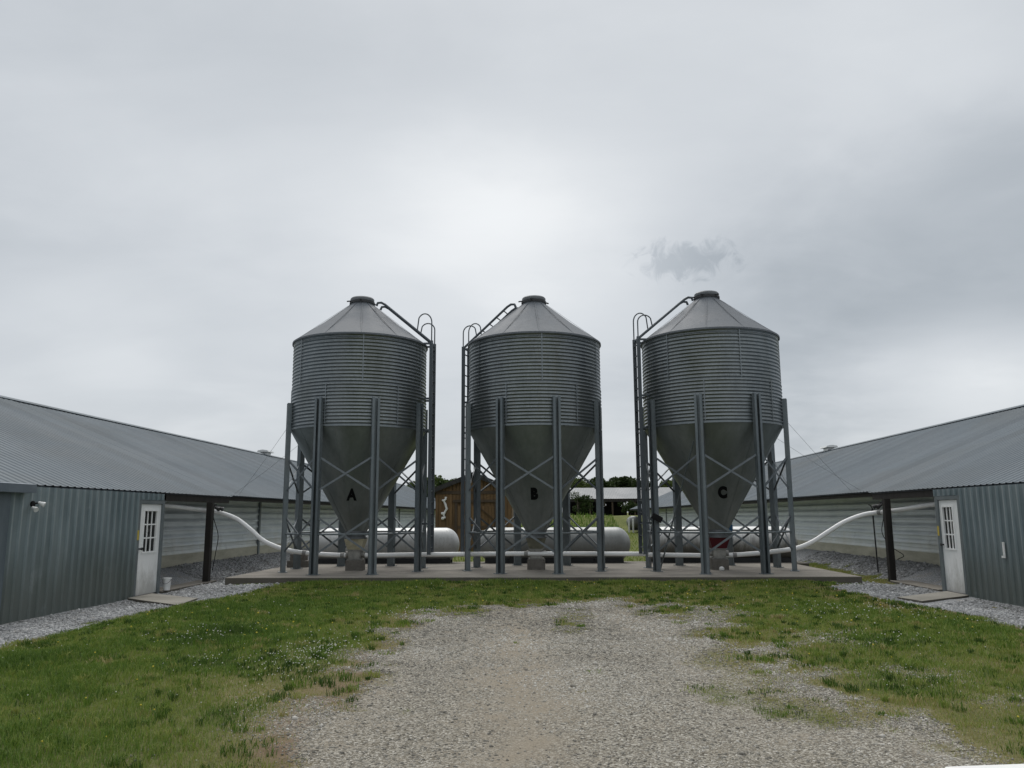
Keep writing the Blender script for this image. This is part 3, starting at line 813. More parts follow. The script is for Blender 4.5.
def boot():
    z1 = ZH - 0.18; z0 = 0.56
    def ring(w, d, z): return [(-w, -d, z), (w, -d, z), (w, d, z), (-w, d, z)]
    vs = ring(0.27, 0.25, z1) + ring(0.265, 0.24, z1 - 0.03) + ring(0.19, 0.17, z0) + ring(0.15, 0.15, z0 - 0.02)
    fs = [(0, 1, 2, 3), (15, 14, 13, 12)]
    for k in range(3):
        for i in range(4):
            j = (i + 1) % 4; fs.append((k * 4 + i, k * 4 + j, k * 4 + 4 + j, k * 4 + 4 + i))
    return MB().add(vs, fs).mesh('transfer_boot')
def auger_box():
    mb = MB().cbox(-0.17, 0.17, -0.17, 0.17, 0.30, 0.54, 0.02)
    mb.box(-0.20, 0.20, -0.19, 0.19, 0.53, 0.552)
    mb.box(-0.21, 0.21, -0.15, 0.15, 0.275, 0.30)
    mb.tube([(-0.26, 0, 0.42), (0.26, 0, 0.42)], 0.085, 14)
    for sx_ in (-0.12, 0.12):
        mb.tube([(sx_, -0.185, 0.36), (sx_, -0.165, 0.36)], 0.02, 6)
    return mb.mesh('auger_box', M['auger'])
def leg():
    """lipped channel, open side outward, at azimuth 0 of the bin"""
    o, w, t, lip = 0.105, 0.10, 0.022, 0.062
    x0, x1 = RL - 0.085, RL + 0.03
    poly = [(x0, -w), (x1, -w), (x1, -w + lip), (x1 - t, -w + lip), (x1 - t, -w + t), (x0 + t, -w + t), (x0 + t, w - t), (x1 - t, w - t), (x1 - t, w - lip), (x1, w - lip), (x1, w), (x0, w)]
    mb = MB().prism(poly, 4.49 - 0.012, 'Z', 0.012)
    return mb.mesh('leg', M['leg'])
def foot():
    mb = MB().box(RL - 0.13, RL + 0.09, -0.14, 0.14, 0.0, 0.016)
    for q in (-0.115, 0.115):
        mb.tube([(RL - 0.03, q, 0.0), (RL - 0.03, q, 0.06)], 0.012, 6)
    return mb.mesh('foot_plate', M['leg'])
A8 = 2 * PI / 8
def brace(z0, z1, inner):
    r = RL - 0.03 - inner * 0.014
    h_ = A8 / 2 - 0.05
    a_ = Vector((r * math.cos(-h_), r * math.sin(-h_), z0)); b_ = Vector((r * math.cos(h_), r * math.sin(h_), z1))
    mb = MB().bar(a_, b_, 0.008, 0.05, (0, 0, 1))
    mb.bar(a_ + Vector((-0.012, 0, 0.021)), b_ + Vector((-0.012, 0, 0.021)), 0.03, 0.006, (0, 0, 1))
    return mb.mesh('brace', M['brace'])
def strut():
    r = RL - 0.05; h_ = A8 / 2 - 0.05
    return MB().tube([(r * math.cos(-h_), r * math.sin(-h_), 1.0), (r * math.cos(h_), r * math.sin(h_), 1.0)], 0.024, 8).mesh('strut', M['leg'], True)
LW = 0.225; RLAD = 2.08
def ladder_rail(sy):
    return MB().box(RLAD - 0.055, RLAD + 0.04, sy * LW - 0.024, sy * LW + 0.024, 0.42, 6.30).mesh('rail', M['ladder'])
def rung(): return MB().tube([(0, -LW, 0), (0, LW, 0)], 0.017, 6).mesh('rung', M['ladder'])
def bracket(zb):
    mb = MB()
    for sy in (-1, 1): mb.bar((RB - 0.02, sy * LW, zb), (RLAD, sy * LW, zb), 0.05, 0.05)
    mb.bar((RLAD - 0.06, -LW, zb), (RLAD - 0.06, LW, zb), 0.03, 0.04)
    return mb.mesh('bracket', M['ladder'])
SL = (ZC - ZE) / (RB - 0.33)
def roof_pt(r, off): 
    n_ = Vector((SL, 0, 1)).normalized(); return Vector((r, 0, ZE + (RB - r) * SL)) + n_ * off
def roof_rail(sy):
    pts = [roof_pt(0.46, 0.03), roof_pt(0.44, 0.12), roof_pt(0.50, 0.19), roof_pt(0.60, 0.21), roof_pt(RB + 0.12, 0.16), Vector((RLAD, 0, 6.20))]
    return MB().tube([p + Vector((0, sy * LW, 0)) for p in pts], 0.036, 8).mesh('rail', M['ladder'], True)
def handrail(sy):
    k = 1.0 if sy < 0 else 0.78
    pts = [Vector((RLAD, 0, 6.22))]
    for i in range(11):
        a_ = PI * i / 10 * 0.82
        pts.append(Vector((RLAD - 0.20 + 0.20 * math.cos(a_), 0, 6.30 + 0.52 * k + 0.26 * k * math.sin(a_))))
    pts.append(roof_pt(RLAD - 0.52, 0.17))
    return MB().tube([p + Vector((0, sy * LW, 0)) for p in pts], 0.018, 8).mesh('handrail', M['ladder'], True)

def letter_mesh(ch):
    cu = bpy.data.curves.new('letter', 'FONT'); cu.body = ch; cu.align_x = 'CENTER'; cu.size = 0.42; cu.offset = 0.02 if ch == 'A' else 0.03; cu.extrude = 0.0; cu.resolution_u = 6
    t = bpy.data.objects.new('letter', cu); COL.objects.link(t)
    bpy.context.view_layer.update()
    me = bpy.data.meshes.new_from_object(t.evaluated_get(bpy.context.evaluated_depsgraph_get()))
    bpy.data.objects.remove(t); bpy.data.curves.remove(cu)
    bm = bmesh.new(); bm.from_mesh(me)
    bmesh.ops.triangulate(bm, faces=bm.faces)
    for _ in range(2): bmesh.ops.subdivide_edges(bm, edges=[e for e in bm.edges if e.calc_length() > 0.04], cuts=1, use_grid_fill=False); bmesh.ops.triangulate(bm, faces=bm.faces)
    ys_ = [v.co.y for v in bm.verts]; y0, y1 = min(ys_), max(ys_)
    xs_ = [v.co.x for v in bm.verts]; cx = (min(xs_) + max(xs_)) / 2
    sc = 0.36 / (y1 - y0); k = (RB - RH) / (ZJ - 0.03 - ZH)
    zb = 1.86
    for v in bm.verts:
        X = (v.co.x - cx) * sc * 0.74 + {'A': 0.11, 'B': 0.0, 'C': -0.11}[ch] * (v.co.y - (y0 + y1) / 2) * sc; Zl = (v.co.y - y0) * sc * 0.88 + zb
        r = RH + (Zl - ZH) * k + 0.012
        th = -PI / 2 + X / r
        v.co = (r * math.cos(th), r * math.sin(th), Zl)
    bm.to_mesh(me); bm.free(); me.name = 'letter'
    me.materials.clear(); me.materials.append(M['letter'])
    return me

BINS = [('A', -5.165, 21.99, 3.2, -3, 'boot_clear', 'corrugated steel feed bin lettered A, on eight legs with its ladder on the right'),
        ('B', -0.229, 22.20, -5.05, 165, 'boot_dark', 'corrugated steel feed bin lettered B, the middle bin with the ladder on its left'),
        ('C', 4.669, 21.99, 0.87, 188, 'boot_red', 'corrugated steel feed bin lettered C with a dark red outlet boot')]
VIEW = {}
for ch, bx, by, phi, laz, bootm, lab in BINS:
    t = thing('feed_bin', (bx, by, PADZ), lab, 'feed bin', 'feed bins in a row on the concrete pad')
    link('bin_wall', cached('w', bin_wall), t, (0, 0, 0), R(phi))
    link('roof', cached('r', bin_roof), t, (0, 0, 0), R(phi + (0 if ch != 'C' else 6)))
    ld = link('lid', cached('lid', lid), t); link('lid_ring', cached('lr', lid_ring), ld, None, R(random.uniform(0, 90)))
    hp = link('hopper', cached('h', hopper), t, (0, 0, 0), R(phi))
    va = math.atan2(-by, -bx) + PI / 2           # letters face the drive
    link('letter', letter_mesh(ch), hp, None, R({'A': 3.5, 'B': -1.5, 'C': 0.0}[ch]) * 1.0 - R(phi))
    link('hopper_collar', cached('hc', hopper_collar), t)
    bt = cached('bt', boot).copy(); bt.materials.append(M[bootm])
    o = link('transfer_boot', bt, t); o['label'] = {'A': 'dusty tan see-through plastic boot', 'B': 'dark dusty boot', 'C': 'dark red boot'}[ch]
    link('auger_box', cached('ab', auger_box), t)
    for k in range(8):
        az = R(-90 + phi + 22.5 + 45 * k)
        lg = link('leg', cached('leg', leg), t, (0, 0, 0), az)
        link('foot_plate', cached('foot', foot), lg)
        pz = R(-90 + phi + 45 * k)
        for key, z0, z1, inn in (('b1', 2.12, 2.93, 0), ('b2', 2.93, 2.12, 1), ('b3', 0.54, 1.40, 0), ('b4', 1.40, 0.54, 1)):
            link('brace', cached(key, lambda z0=z0, z1=z1, inn=inn: brace(z0, z1, inn)), t, (0, 0, 0), pz)
        link('strut', cached('st', strut), t, (0, 0, 0), pz)
    lp = link('ladder', cached('br_top', lambda: bracket(6.22)), t, (0, 0, 0), R(laz))
    for sy in (-1, 1): link('rail', cached('lr%d' % sy, lambda sy=sy: ladder_rail(sy)), lp)
    for k in range(19): link('rung', cached('rung', rung), lp, (RLAD, 0, 0.6 + 0.305 * k))
    for zb in (1.24, 3.78, 4.66): link('bracket', cached('brk%g' % zb, lambda zb=zb: bracket(zb)), lp)
    rl = link('roof_ladder', cached('rr-1', lambda: roof_rail(-1)), t, (0, 0, 0), R(laz))
    link('rail', cached('rr1', lambda: roof_rail(1)), rl)
    for k in range(6):
        p = roof_pt(0.72 + 0.22 * k, 0.185); link('rung', cached('rung', rung), rl, p)
    for sy in (-1, 1): link('handrail', cached('hr%d' % sy, lambda sy=sy: handrail(sy)), rl)
    if ch == 'C':
        az = R(-90 + phi - 67.5)
        o = MB().cbox(-0.15, 0.13, -0.07, 0.07, 0, 0.15, 0.02).build('switch_box', M['black_plastic'], t)
        o.location = (RL * math.cos(az) * 0.985, RL * math.sin(az) - 0.12, 1.30); o.rotation_euler = (0, R(28), 0)
        az = R(-90 + phi + 157.5)
        o = MB().box(RL - 0.10, RL + 0.04, -0.112, 0.112, 0, 0.17).build('blue_tape', M['blue'], t); o.location = (0, 0, 0.98); o.rotation_euler = (0, 0, az)
    # plinth block under the outlet
    w_ = {'A': 0.235, 'B': 0.235, 'C': 0.22}[ch]
    bl = MB().cbox(-w_, w_, -0.2, 0.2, 0, 0.272, 0.012).build('concrete_block', M['block'])
    bl.location = (bx, by, PADZ); bl.rotation_euler = (0, 0, R({'A': 2, 'B': -3, 'C': 1}[ch]))
    tag(bl, 'brownish concrete block under the outlet of bin %s' % ch, 'concrete block', 'blocks propping up the bin outlets')

# leaning slide-gate rod on bin C, small white scoop
tag(MB().tube([(3.12, 22.1, PADZ), (3.83, 20.38, 3.45)], 0.02, 8).build('control_rod', M['leg'], None, True), 'thin grey steel rod leaning against the front legs of bin C', 'rod')
sc_ = MB().lathe([(0.02, 0.0), (0.055, 0.015), (0.07, 0.05), (0.06, 0.09), (0.03, 0.11), (0.005, 0.113)], 16, True, True).build('white_ball', M['white_plastic'], None, True)
sc_.location = (4.60, 21.35, PADZ); tag(sc_, 'small white ball lying by the block under bin C', 'ball')

# ------------------------------------------------------------------ feed pipes
def smooth_path(pts, n=8):
    pts = [Vector(p) for p in pts]; out = []
    P = [pts[0] * 2 - pts[1]] + pts + [pts[-1] * 2 - pts[-2]]
    for i in range(1, len(P) - 2):
        for k in range(n):
            t = k / n
            out.append(0.5 * ((2 * P[i]) + (-P[i - 1] + P[i + 1]) * t + (2 * P[i - 1] - 5 * P[i] + 4 * P[i + 1] - P[i + 2]) * t * t + (-P[i - 1] + 3 * P[i] - 3 * P[i + 1] + P[i + 2]) * t ** 3))
    out.append(pts[-1]); return out
def pipe(pts, clamps, label):
    base = Vector((pts[0][0], pts[0][1], 0))
    t = thing('feed_pipe', base, label, 'feed pipe', 'white feed pipes to the houses')
    path = smooth_path(pts)
    MB().tube(path, 0.061, 14).build('pipe', M['pvc'], t, True, base)
    for c in clamps:
        i = min(range(len(path) - 1), key=lambda k: abs(path[k].x - c))
        d = (path[i + 1] - path[i]).normalized()
        MB().tube([path[i] - d * 0.05, path[i] + d * 0.05], 0.070, 14).build('coupling', M['coupling'], t, True, base)
    return t
pipe([(2.72, 22.05, 0.565), (1.0, 22.06, 0.575), (-0.23, 22.07, 0.58), (-3.0, 22.05, 0.57), (-5.16, 22.0, 0.555), (-6.3, 22.0, 0.60), (-6.95, 22.0, 0.68), (-7.40, 22.0, 0.80),
      (-7.78, 22.0, 0.98), (-8.13, 22.0, 1.27), (-8.54, 22.0, 1.56), (-8.93, 21.7, 1.735), (-9.08, 21.1, 1.79), (-9.14, 20.4, 1.83), (-9.2, 19.4, 1.885), (-9.25, 18.25, 1.93)],
     (-0.62, -5.55, -4.8, -6.6, -9.05), 'white plastic feed pipe running through bins A and B to the left house')
pipe([(2.80, 22.0, 0.545), (4.67, 22.0, 0.525), (5.6, 22.0, 0.57), (6.3, 22.0, 0.64), (6.8, 22.0, 0.72), (7.2, 22.0, 0.88), (7.61, 22.0, 1.13), (8.08, 22.0, 1.40), (8.58, 21.95, 1.585),
      (8.92, 21.6, 1.65), (9.08, 20.9, 1.705), (9.17, 20.0, 1.78), (9.25, 18.9, 1.86), (9.27, 18.38, 1.90)], (4.2, 5.1, 8.9), 'white plastic feed pipe rising from bin C to the right house')

# ------------------------------------------------------------------ gas tanks
def tank(x0, x1, y, zc, r, mat, label, axis=0.0, group='propane tanks behind the bins', band=None):
    t = thing('propane_tank', ((x0 + x1) / 2, y, zc), label, 'propane tank', group, axis)
    hl = (x1 - x0) / 2; hd = r * 0.85
    prof = []
    for i in range(13):
        a_ = PI / 2 * i / 12; prof.append((max(r * math.sin(a_), 0.003), -hl + hd * (1 - math.cos(a_))))
    prof += [(r, z) for z in np.linspace(-hl + hd, hl - hd, 9)[1:-1]]
    prof += [(p[0], -p[1]) for p in prof[12::-1]]
    mb = MB(); mb.lathe(prof, 40, True, True)
    mb.v = [(z, x, y_) for x, y_, z in mb.v]
    mb.build('tank_shell', mat, t, True)
    if band is not None:
        b_ = MB().lathe([(r, -0.05), (r + 0.006, -0.05), (r + 0.006, 0.05), (r, 0.05)], 40); b_.v = [(z + band, x, y_) for x, y_, z in b_.v]
        b_.build('weld_band', M['tank_white'], t, True)
    for sx_ in (-hl * 0.55, hl * 0.55):
        sp = MB()
        pr = [(-0.42, -(zc - 0.145))]
        for i in range(9):
            a_ = R(180 + 35 + 110 * i / 8); pr.append((math.cos(a_) * r * 0.99, math.sin(a_) * r * 0.99))
        pr.append((0.42, -(zc - 0.145)))
        sp.prism(pr, 0.12, 'X', sx_ - 0.06); sp.build('saddle', M['dark_iron'], t)
    if axis == 0:
        for sy_ in (-0.28, 0.28): MB().box(-hl + 0.25, hl - 0.25, sy_ - 0.05, sy_ + 0.05, -(zc - 0.145), -(zc - 0.29)).build('skid_rail', M['dark_iron'], t)  # dark rails added to fill the shaded band under the tank
    return t
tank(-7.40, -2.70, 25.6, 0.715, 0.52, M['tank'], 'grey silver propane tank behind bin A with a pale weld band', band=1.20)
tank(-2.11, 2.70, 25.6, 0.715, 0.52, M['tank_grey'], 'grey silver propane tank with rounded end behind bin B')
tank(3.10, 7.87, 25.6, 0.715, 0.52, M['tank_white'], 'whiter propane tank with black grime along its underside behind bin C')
tank(7.6, 10.0, 80.0, 0.92 + 0.0, 0.62, M['tank_dark'], 'dark grey tank seen end on beside the far corner of the right house', R(90), 'far tank')

# ------------------------------------------------------------------ poultry houses
EX, EZ = 8.95, 2.18           # eave
RX = 16.0; SLOPE = 0.42
RZ = EZ + SLOPE * (RX - EX)
WX = 10.3
Y0 = 4.0
def rib_line(y0, y1, pitch_, hgt, flat=0.062, top=0.028):
    """list of (y, h) along a ribbed sheet"""
    out = []; y = y0
    while y < y1:
        out += [(y, 0), (y + pitch_ - flat - 0.0, 0), (y + pitch_ - flat / 2 - top / 2, hgt), (y + pitch_ - flat / 2 + top / 2, hgt)]
        y += pitch_
    out.append((y, 0)); return out
def house(s, far, Yd0, Yd1, Yend, Yporch, Ypost, lab, dooryellow):
    side = 'left' if s < 0 else 'right'
    base = Vector((s * WX, 20.0, 0))
    t = thing('poultry_house', base, lab, 'poultry house', 'long metal poultry houses facing the yard')
    def part(mb, name, mat, par=t, smooth=False):
        mb.v = [(s * p[0], p[1], p[2]) for p in mb.v]      # built for the right-hand house, mirrored for the left
        o = mb.build(name, mat, None, smooth, base)
        o.parent = par
        return o
    # roof sheets
    nx, nzv = -SLOPE / math.hypot(1, SLOPE), 1 / math.hypot(1, SLOPE)
    def roof_side(xe, ze, xr, zr, y0, y1, sg, nseg=6):
        mb = MB(); prof = rib_line(y0, y1, 0.2286, 0.016, 0.085, 0.03)
        n = len(prof); vs = []
        for i in range(nseg + 1):
            f = i / nseg
            for (yy, hh) in prof:
                wob = 0.006 * mnoise.noise(Vector((yy * 0.7, f * 9, s * 5)))
                vs.append((xe + (xr - xe) * f + sg * nx * (hh + wob), yy, ze + (zr - ze) * f + nzv * (hh + wob)))
        fs = [(i * n + k, i * n + k + 1, (i + 1) * n + k + 1, (i + 1) * n + k) for i in range(nseg) for k in range(n - 1)]
        # underside
        o = len(vs)
        vs += [(xe + 0.002, y0, ze - 0.03), (xe + 0.002, y1, ze - 0.03), (xr, y1, zr - 0.03), (xr, y0, zr - 0.03)]
        fs.append((o, o + 1, o + 2, o + 3)); mb.add(vs, fs); return mb
    xm = EX + 0.13
    m1 = roof_side(EX, EZ, RX, RZ, Y0, Yporch, 1)
    m2 = roof_side(xm, EZ + SLOPE * 0.13 - 0.012, RX, RZ - 0.012, Yporch - 0.03, far, 1)
    m1.add(m2.v, m2.f)
    m3 = roof_side(2 * RX - WX + 0.4, EZ + SLOPE * (WX - EX - 0.4), RX, RZ, Y0, far, -1, 2)
    m1.add(m3.v, m3.f)
    ro = part(m1, 'roof', M['house_roof'])
    rc = MB(); ry = Y0
    part(MB().prism([(RX - 0.22, RZ - 0.065), (RX, RZ + 0.03), (RX + 0.22, RZ - 0.065), (RX + 0.22, RZ - 0.05), (RX, RZ + 0.045), (RX - 0.22, RZ - 0.05)], far - Y0, 'Y', Y0), 'ridge_cap', M['house_roof'], ro)
    # ridge ventilator
    vy = 45.2
    vb = MB(); vb.prism([(RX - 0.18, RZ - 0.1), (RX - 0.18, RZ + 0.12), (RX + 0.18, RZ + 0.12), (RX + 0.18, RZ - 0.1)], 0.7, 'Y', vy - 0.35)
    vb.prism([(RX - 0.32, RZ + 0.13), (RX - 0.27, RZ + 0.22), (RX, RZ + 0.26), (RX + 0.27, RZ + 0.22), (RX + 0.32, RZ + 0.13)], 1.1, 'Y', vy - 0.55)
    part(vb, 'ridge_vent', M['tank'], ro)
    # side wall: lapped horizontal sheets
    def lap_wall(y0, y1, z0, z1, nlap):
        prof = []; p = (z1 - z0) / nlap
        for i in range(nlap):
            z = z0 + i * p
            prof += [(WX - 0.012, z - 0.004), (WX - 0.05, z), (WX - 0.048, z + 0.025), (WX - 0.030, z + 0.06), (WX - 0.006, z + p * 0.45), (WX - 0.014, z + p * 0.5), (WX - 0.004, z + p * 0.56), (WX, z + p - 0.004)]
        mb = MB(); n = len(prof); yy = np.arange(y0, y1 + 0.01, 2.5); vs = []
        for y in yy:
            for (x, z) in prof:
                vs.append((x + 0.012 * mnoise.noise(Vector((y * 0.9, z * 1.5, s))), y, z))
        fs = [(i * n + k, i * n + k + 1, (i + 1) * n + k + 1, (i + 1) * n + k) for i in range(len(yy) - 1) for k in range(n - 1)]
        mb.add(vs, fs)
        mb.box(WX + 0.03, WX + 0.10, y0, y1, 0.0, z1)
        return mb
    zw = 0.58
    part(lap_wall(Yend - 0.05, far - 0.6, zw, 2.55, 9), 'side_wall', M['side_wall'])
    part(MB().box(WX - 0.045, WX + 0.03, Yend - 0.05, far - 0.6, -0.1, zw - 0.003), 'footing_board', M['base_board'])
    for y in (np.arange(28.6, far - 1, 14.0) if s < 0 else np.arange(52.0, far - 1, 16.0)):
        part(MB().box(WX - 0.085, WX - 0.03, y - 0.07, y + 0.07, 0.05, 2.6), 'batten', M['trim'])
    # far gable, far side and near gable
    xf = 2 * RX - WX
    gp = [(WX + 0.02, 0), (WX + 0.02, EZ + SLOPE * (WX - EX) - 0.06), (RX, RZ - 0.06), (xf, EZ + SLOPE * (WX - EX) - 0.06), (xf, 0)]
    gb = MB().prism(gp, 0.1, 'Y', far - 0.7); part(gb, 'gable_wall', M['side_wall'])
    gb = MB().prism(gp, 0.1, 'Y', Y0 + 0.4); part(gb, 'gable_wall', M['side_wall'])
    part(MB().box(xf - 0.1, xf, Y0 + 0.6, far - 0.8, 0, EZ + SLOPE * (WX - EX) - 0.1), 'side_wall', M['side_wall'])
    # soffit blocking behind the eave
    part(MB().box(xm + 0.06, xm + 0.10, Yporch, far - 0.3, EZ - 0.10, EZ + 0.02), 'eave_board', M['dark_wood'])
    # control room: vertical ribbed sheets, door gap left open
    RXW = 8.80
    zb, zt = -0.16, EZ - 0.045
    def ribbed(y0, y1, z0, z1):
        prof = rib_line(y0, y1, 0.2286, 0.032, 0.07, 0.034)
        prof = [(min(y, y1), hh) for y, hh in prof if y < y1 + 0.2286]
        mb = MB(); n = len(prof); vs = []
        zs = np.linspace(z0, z1, 9)
        for z in zs:
            for (y, hh) in prof:
                vs.append((RXW - hh + 0.006 * mnoise.noise(Vector((y * 1.2, z * 1.3, s * 3))), y, z))
        fs = [(i * n + k, i * n + k + 1, (i + 1) * n + k + 1, (i + 1) * n + k) for i in range(len(zs) - 1) for k in range(n - 1)]
        mb.add(vs, fs); mb.box(RXW + 0.02, RXW + 0.10, y0, y1, z0, z1); return mb
    w = ribbed(Y0 + 0.3, Yd0 - 0.07, zb, zt)
    dzt = 1.90
    w2 = ribbed(Yd0 - 0.07, Yend, dzt + 0.09, zt); w.add(w2.v, w2.f)
    w.prism([(RXW + 0.1, zb), (RXW + 0.1, EZ - 0.06), (EX, EZ - 0.05), (WX - 0.05, EZ - 0.05 + SLOPE * (WX - 0.05 - EX)), (WX - 0.05, zb)], 0.095, 'Y', Yend - 0.10)
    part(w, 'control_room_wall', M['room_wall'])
    if Yend - (Yd1 + 0.07) > 0.03:
        part(MB().box(RXW - 0.02, RXW + 0.1, Yd1 + 0.07, Yend, zb, dzt + 0.088), 'corner_trim', M['trim'])
    # door
    d0, d1 = Yd0 + 0.03, Yd1 - 0.03
    zd0, zd1 = -0.06, dzt - 0.005
    Wd = d1 - d0
    wy0, wy1, wz0, wz1 = d0 + Wd * 0.22, d1 - Wd * 0.20, zd0 + (zd1 - zd0) * 0.47, zd1 - 0.15
    if s > 0: wy0, wy1 = d0 + Wd * 0.33, d1 - Wd * 0.17
    dm = MB()
    xd0, xd1 = RXW + 0.005, RXW + 0.05
    dm.box(xd0, xd1, d0, wy0, zd0, zd1); dm.box(xd0, xd1, wy1, d1, zd0, zd1)
    dm.box(xd0, xd1, wy0, wy1, zd0, wz0); dm.box(xd0, xd1, wy0, wy1, wz1, zd1)
    door = part(dm, 'door', M['white_door'])
    fr = MB()
    for a_ in ((Yd0 - 0.07, Yd0 + 0.025), (Yd1 - 0.025, Yd1 + 0.07)):
        fr.box(RXW - 0.03, RXW + 0.09, a_[0], a_[1], zb, dzt + 0.085)
    fr.box(RXW - 0.028, RXW + 0.09, Yd0 + 0.026, Yd1 - 0.026, dzt + 0.002, dzt + 0.083)
    part(fr, 'door_frame', M['trim'], door)
    part(MB().box(RXW + 0.03, RXW + 0.04, wy0, wy1, wz0, wz1), 'window', M['glass'], door)
    mu = MB()
    for q in (1 / 3, 2 / 3):
        yq = wy0 + (wy1 - wy0) * q; mu.box(RXW + 0.010, RXW + 0.028, yq - 0.014, yq + 0.014, wz0, wz1)
        zq = wz0 + (wz1 - wz0) * q; mu.box(RXW + 0.012, RXW + 0.028, wy0, wy1, zq - 0.014, zq + 0.014)
    e = 0.035
    for (a_, b_, c_, d_) in ((wy0 - e, wy0 + 0.003, wz0 - e, wz1 + e), (wy1 - 0.003, wy1 + e, wz0 - e, wz1 + e)):
        mu.box(RXW - 0.012, RXW + 0.004, a_, b_, c_, d_)
    mu.box(RXW - 0.012, RXW + 0.004, wy0 + 0.004, wy1 - 0.004, wz0 - e, wz0 + 0.003); mu.box(RXW - 0.012, RXW + 0.004, wy0 + 0.004, wy1 - 0.004, wz1 - 0.003, wz1 + e)
    part(mu, 'window_frame', M['white_door'], door)
    hy = d0 + 0.07
    if s > 0: hy = d1 - 0.07
    hd = MB().tube([(RXW + 0.005, hy, 0.93), (RXW - 0.05, hy, 0.93)], 0.02, 10); hd.tube([(RXW - 0.05, hy, 0.93), (RXW - 0.075, hy, 0.93)], 0.03, 12)
    part(hd, 'handle', M['dark_iron'], door, True)
    yt = hy
    part(MB().box(RXW - 0.036, RXW - 0.0305, dooryellow, dooryellow + 0.07, 1.12, 1.33), 'yellow_tag', M['yellow'], door)
    part(MB().box(RXW - 0.02, RXW + 0.09, d0, d1, -0.12, -0.062), 'threshold', M['dark_iron'], door)
    # porch: header, post
    part(MB().box(EX + 0.02, EX + 0.10, Yend + 0.01, Yporch - 0.02, EZ - 0.19, EZ - 0.01), 'porch_header', M['dark_wood'])
    part(MB().box(RXW - 0.06, RXW + 0.09, Ypost - 0.075, Ypost + 0.075, -0.16, EZ - 0.195), 'porch_post', M['dark_wood'])
    # rafters under the porch roof
    for y in np.arange(Yend + 0.5, Yporch, 0.9):
        part(MB().bar((EX + 0.11, y, EZ - 0.10), (WX, y, EZ - 0.10 + SLOPE * (WX - EX - 0.11)), 0.04, 0.14), 'rafter', M['dark_wood'])
    if s < 0:
        part(MB().box(RXW - 0.075, RXW - 0.032, Y0 + 0.3, 12.80, zb + 0.02, EZ - 0.16), 'sliding_door', M['slide_door'])
        part(MB().prism([(RXW - 0.20, EZ - 0.16), (RXW - 0.20, EZ - 0.02), (RXW - 0.03, EZ + 0.0), (RXW - 0.03, EZ - 0.16)], 13.25 - Y0 - 0.3, 'Y', Y0 + 0.3), 'door_track_cover', M['fascia'])
    else:
        part(MB().box(RXW - 0.045, RXW - 0.028, 15.80, 15.86, 0.76, 1.06), 'white_tag', M['white_plastic'])
        part(MB().box(RXW - 0.045, RXW - 0.028, 15.86, 15.92, 0.76, 0.80), 'white_tag', M['white_plastic'])
    return t
house(-1, 91.0, 17.15, 18.18, 18.28, 22.55, 20.90, 'long grey metal poultry house on the left with a sliding door and white entry door', 17.07)
house(1, 85.6, 17.40, 18.30, 18.42, 22.30, 21.05, 'long grey metal poultry house on the right with a clean white entry door', 18.30)

# steps, bucket, lights, cables
tag(MB().prism([(-8.72, 16.75), (-8.23, 16.35), (-7.03, 15.43), (-7.22, 16.74), (-8.32, 17.5), (-8.72, 17.8)], 0.165, 'Z', -0.22).build('door_step', M['step_concrete']), 'flat concrete step slab outside the left house door', 'door step', 'concrete slabs at the doors')
tag(MB().prism([(7.11, 16.82), (7.25, 16.06), (8.53, 17.01), (8.72, 17.2), (8.72, 18.1), (8.3, 17.76)], 0.165, 'Z', -0.22).build('door_step', M['step_concrete']), 'flat concrete step slab outside the right house door', 'door step', 'concrete slabs at the doors')
tag(MB().cbox(-9.75, -8.72, 18.30, 21.35, -0.25, -0.05, 0.012).build('porch_slab', M['concrete']), 'concrete porch slab beneath the left house overhang', 'porch slab', 'concrete slabs under the porches')
tag(MB().cbox(8.70, 9.75, 18.44, 20.95, -0.25, -0.05, 0.012).build('porch_slab', M['concrete']), 'concrete porch slab beneath the right house overhang', 'porch slab', 'concrete slabs under the porches')

bk = thing('bucket', (-8.70, 18.45, -0.05), 'small white plastic bucket beside the left house door', 'bucket')
MB().lathe([(0.07, 0.0), (0.074, 0.004), (0.088, 0.25), (0.1, 0.252), (0.1, 0.28), (0.088, 0.28), (0.085, 0.265), (0.066, 0.02), (0.01, 0.018)], 24, True).build('bucket_body', M['white_plastic'], bk, True)
MB().tube([(0.1 * math.cos(a_), 0.1 * math.sin(a_) , 0.25 - 0.10 * abs(math.sin(a_))) for a_ in np.linspace(PI, 2 * PI, 13)], 0.004, 6).build('bucket_handle', M['dark_iron'], bk, True)

def flood(loc, sx, lab, mat_h, mat_j, name='floodlight', cat='floodlight', grp=None, scale=1.0, hang=False):
    t = thing(name, loc, lab, cat, grp)
    k = scale
    MB().lathe([(0.075 * k, 0), (0.075 * k, 0.035 * k), (0.05 * k, 0.05 * k)], 18, True, True).build('base', mat_j, t, True).rotation_euler = ((R(180), 0, 0) if hang else (0, R(90) * sx, 0))
    for sy in (-1, 1):
        d = Vector((sx * 0.10, sy * 0.11, -0.10 if hang else (0.03 if sy > 0 else -0.09))) * k
        n_ = Vector((sx * 0.8, sy * 0.25, -0.35)).normalized()
        MB().tube([(0.0, 0, -0.02 if hang else 0), tuple(d)], 0.018 * k, 8).build('arm', mat_j, t, True)
        MB().tube([d - n_ * 0.02 * k, d + n_ * 0.04 * k, d + n_ * 0.11 * k, d + n_ * 0.13 * k], [0.03 * k, 0.042 * k, 0.062 * k, 0.062 * k], 14).build('lamp_head', mat_h, t, True)
    return t
flood((-8.77, 13.42, 1.84), 1, 'white twin floodlight with black joint on the left ribbed wall', M['white_plastic'], M['black_plastic'], scale=0.72)
